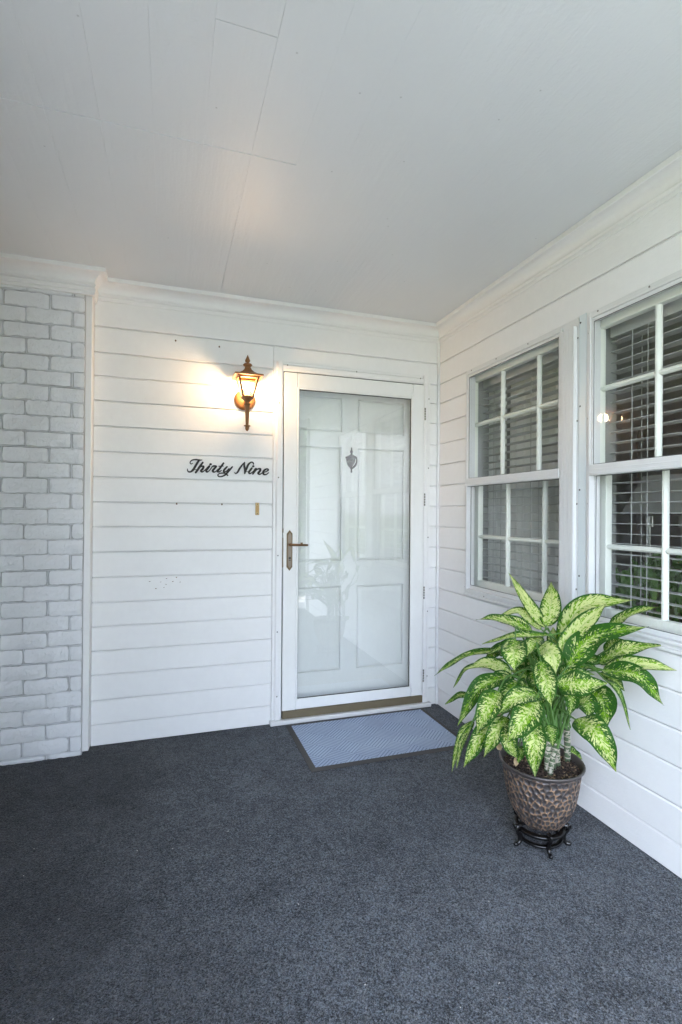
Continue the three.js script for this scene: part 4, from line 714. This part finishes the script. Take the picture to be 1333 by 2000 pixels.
leaf([-0.645,0.507,1.416],[-0.698,0.464,1.419],[-0.726,0.323,1.399],0.031,0.60,1);
leaf([-0.666,0.498,1.430],[-0.700,0.447,1.429],[-0.715,0.346,1.414],0.023,0.50,1);
leaf([-0.581,0.559,1.311],[-0.631,0.557,1.294],[-0.683,0.521,1.277],0.027,0.50,2);
leaf([-0.433,0.520,1.550],[-0.437,0.498,1.570],[-0.432,0.453,1.571],0.048,0.90,2);
leaf([-0.191,0.327,1.378],[-0.165,0.308,1.386],[-0.144,0.291,1.404],0.042,0.60,2);
leaf([-0.244,0.722,1.381],[-0.246,0.766,1.360],[-0.255,0.806,1.367],0.054,0.90,0);
leaf([-0.231,0.657,1.449],[-0.205,0.682,1.479],[-0.169,0.677,1.512],0.045,0.60,2);
leaf([-0.055,0.714,1.423],[-0.037,0.756,1.461],[-0.030,0.763,1.510],0.045,0.60,2);
leaf([-0.381,0.631,1.314],[-0.341,0.666,1.286],[-0.326,0.713,1.290],0.086,0.90,2);
leaf([-0.351,0.592,1.346],[-0.367,0.624,1.319],[-0.423,0.637,1.321],0.069,0.80,2);
leaf([-0.229,0.651,1.376],[-0.178,0.688,1.361],[-0.157,0.717,1.389],0.077,0.90,2);
leaf([-0.431,0.624,1.466],[-0.484,0.637,1.491],[-0.516,0.596,1.480],0.059,0.80,2);
leaf([-0.308,0.644,1.381],[-0.330,0.680,1.342],[-0.339,0.754,1.329],0.069,0.90,2);
leaf([-0.406,0.736,1.391],[-0.461,0.758,1.372],[-0.550,0.726,1.363],0.044,0.50,2);
leaf([-0.573,0.469,1.566],[-0.581,0.467,1.596],[-0.598,0.419,1.590],0.026,0.80,2);
leaf([-0.337,0.660,1.498],[-0.326,0.687,1.523],[-0.249,0.684,1.569],0.052,0.70,2);
leaf([-0.499,0.610,1.401],[-0.513,0.639,1.397],[-0.549,0.632,1.364],0.068,0.80,0);
leaf([-0.603,0.562,1.483],[-0.596,0.556,1.496],[-0.581,0.542,1.501],0.023,0.90,6);
leaf([-0.608,0.464,1.513],[-0.608,0.450,1.513],[-0.603,0.437,1.514],0.017,0.90,6);
leaf([-0.587,0.443,1.583],[-0.596,0.433,1.590],[-0.598,0.417,1.590],0.015,0.90,6);
leaf([-0.431,0.680,1.466],[-0.448,0.651,1.503],[-0.474,0.607,1.505],0.059,0.80,2);
leaf([-0.391,0.589,1.501],[-0.445,0.610,1.525],[-0.498,0.578,1.550],0.048,0.80,1);
leaf([-0.484,0.645,1.449],[-0.549,0.609,1.469],[-0.574,0.562,1.482],0.062,0.80,2);
leaf([-0.295,0.626,1.470],[-0.297,0.590,1.511],[-0.318,0.527,1.525],0.056,0.80,2);
leaf([-0.208,0.705,1.414],[-0.168,0.702,1.470],[-0.123,0.696,1.516],0.059,0.60,2);
leaf([-0.364,0.793,1.426],[-0.432,0.779,1.466],[-0.465,0.742,1.476],0.056,0.90,1);
  const caneT = tex(64, 256, (u, v, x, y) => { const f = (v * 9 + 0.25 * fbm(u * 3, v * 9, 3, 9, 2)) % 1, r = Math.max(1 - sstep(Math.abs(f - 0.5), 0.05, 0.12), sstep(fbm(u * 8, v * 24, 8, 24, 3), 0.56, 0.64) * 0.9); return [lerp(0.08, 0.5, r), lerp(0.12, 0.44, r), lerp(0.06, 0.36, r)]; });
  const cane = std({ color: 0xffffff, map: caneT, roughness: 0.8 });
  const caneOf = (p, q, r) => { const a = p.map((v, i) => v - [PX, 0.26, PZC][i]), b = q.map((v, i) => v - [PX, 0.26, PZC][i]), g = new THREE.TubeGeometry(new THREE.CatmullRomCurve3([new THREE.Vector3(...a), new THREE.Vector3(...a).lerp(new THREE.Vector3(...b), 0.5).add(new THREE.Vector3(rr(-0.004, 0.004), 0, rr(-0.004, 0.004))), new THREE.Vector3(...b)]), 24, r, 12), pp = g.attributes.position; for (let i = 0; i < pp.count; i++) { const row = Math.floor(i / 13), k = row % 4 === 0 ? 1.1 : 1; void k; } const u = g.attributes.uv; for (let i = 0; i < u.count; i++) u.setXY(i, u.getY(i), u.getX(i)); part('cane', g, cane, plant); };
  caneOf([-0.33, 0.25, 1.43], [-0.327, 0.43, 1.427], 0.013); caneOf([-0.3, 0.25, 1.425], [-0.29, 0.47, 1.4], 0.0125); caneOf([-0.263, 0.25, 1.405], [-0.264, 0.45, 1.406], 0.012); caneOf([-0.2, 0.25, 1.385], [-0.205, 0.44, 1.385], 0.0125); caneOf([-0.345, 0.25, 1.455], [-0.3, 0.4, 1.44], 0.01);
}

// ---------------------------------------------------------------- the yard: trees and bushes seen in the glass
{
  const crownG = (n, rx, ry, y, s) => { const out = []; for (let i = 0; i < n; i++) { const a = rr(0, 6.283), c = rr(-1, 1), R = Math.cbrt(rr(0.2, 1)) * (0.75 + 0.5 * vn(a * 1.6 + s, c * 2 + s)), k = Math.sqrt(1 - c * c); out.push(new THREE.CircleGeometry(rr(0.1, 0.22), 5).scale(0.7, 1, 1).rotateX(rr(-1.5, 1.5)).rotateY(rr(0, 6.28)).translate(R * rx * k * Math.cos(a), y + R * ry * c, R * rx * k * Math.sin(a))); } return out; };
  const leafM = [lin(0.06, 0.13, 0.03), lin(0.085, 0.15, 0.035), lin(0.045, 0.1, 0.035)].map((c) => std({ color: c, roughness: 0.6 })), bark = std({ color: lin(0.12, 0.09, 0.065), roughness: 1, bumpMap: rep(brickBump, 1), bumpScale: 0.02 });
  const spots = [['pale tree straight ahead beyond the driveway', -4.5, 26, 6, 1], ['lighter tree at the left edge of the yard', -13, 15, 5, 1], ['tall tree far off on the left side of the yard', -20, 24, 6.5, 0], ['broad tree at the far end of the driveway', 1.2, 23, 7, 0]];
  for (const [label, x, z, h, k] of spots) {
    const t = thing('yard_tree', label, 'tree', [x, -0.16, z]);
    part('trunk', tube([[0, 0, 0], [0.05 * h / 5, h * 0.3, 0.03], [0, h * 0.7, 0]], (u) => lerp(0.045, 0.015, u) * h * 0.6, 12, 9), bark, t);
    part('crown', crownG(1500, h * 0.36, h * 0.36, h * 0.66, k * 7 + x), leafM[k], t);
  }
  {
    const t = thing('light_block_hedge', 'tall dark green hedge added out of view to block light from the right front', 'hedge', [-0.8, -0.16, 5.3]);  // unseen hedge, put here to cut light from the right front
    part('inner_twigs', box(0.1, 6.9, 0, 3.0, 0.12, 0.7, 0.05), std({ color: lin(0.03, 0.035, 0.018), roughness: 1 }), t);
    const out = []; for (let i = 0; i < 6500; i++) { const f = rnd(), x = rr(0, 7), y = rr(0.02, 3.1), g = new THREE.CircleGeometry(rr(0.03, 0.07), 5).scale(0.7, 1, 1).rotateX(rr(-1.3, 1.3)).rotateY(rr(0, 6.28)); out.push(f < 0.75 ? g.translate(x, y, rr(0, 0.12)) : f < 0.87 ? g.translate(x, 3.05 + rr(-0.06, 0.08), rr(0, 0.8)) : g.translate(rr(0, 0.12), y, rr(0, 0.8))); }
    part('foliage', out, leafM[2], t).userData.kind = 'stuff';
  }
  for (const [label, x, z, r] of [['round clipped bush at the left front corner of the porch', -3.4, 5.0, 0.8], ['round bush left of the driveway', -4.4, 6.8, 1.0]]) {
    const t = thing('yard_bush', label, 'bush', [x, -0.16, z]);
    part('foliage', crownG(900, r, r * 0.75, r * 0.72, x).map((g) => g), leafM[1], t); part('stem', tube([[0, 0, 0], [0.02, r * 0.4, 0], [0, r * 0.8, 0]], 0.025, 6, 6), bark, t);
  }
}

renderer.render(scene, camera);
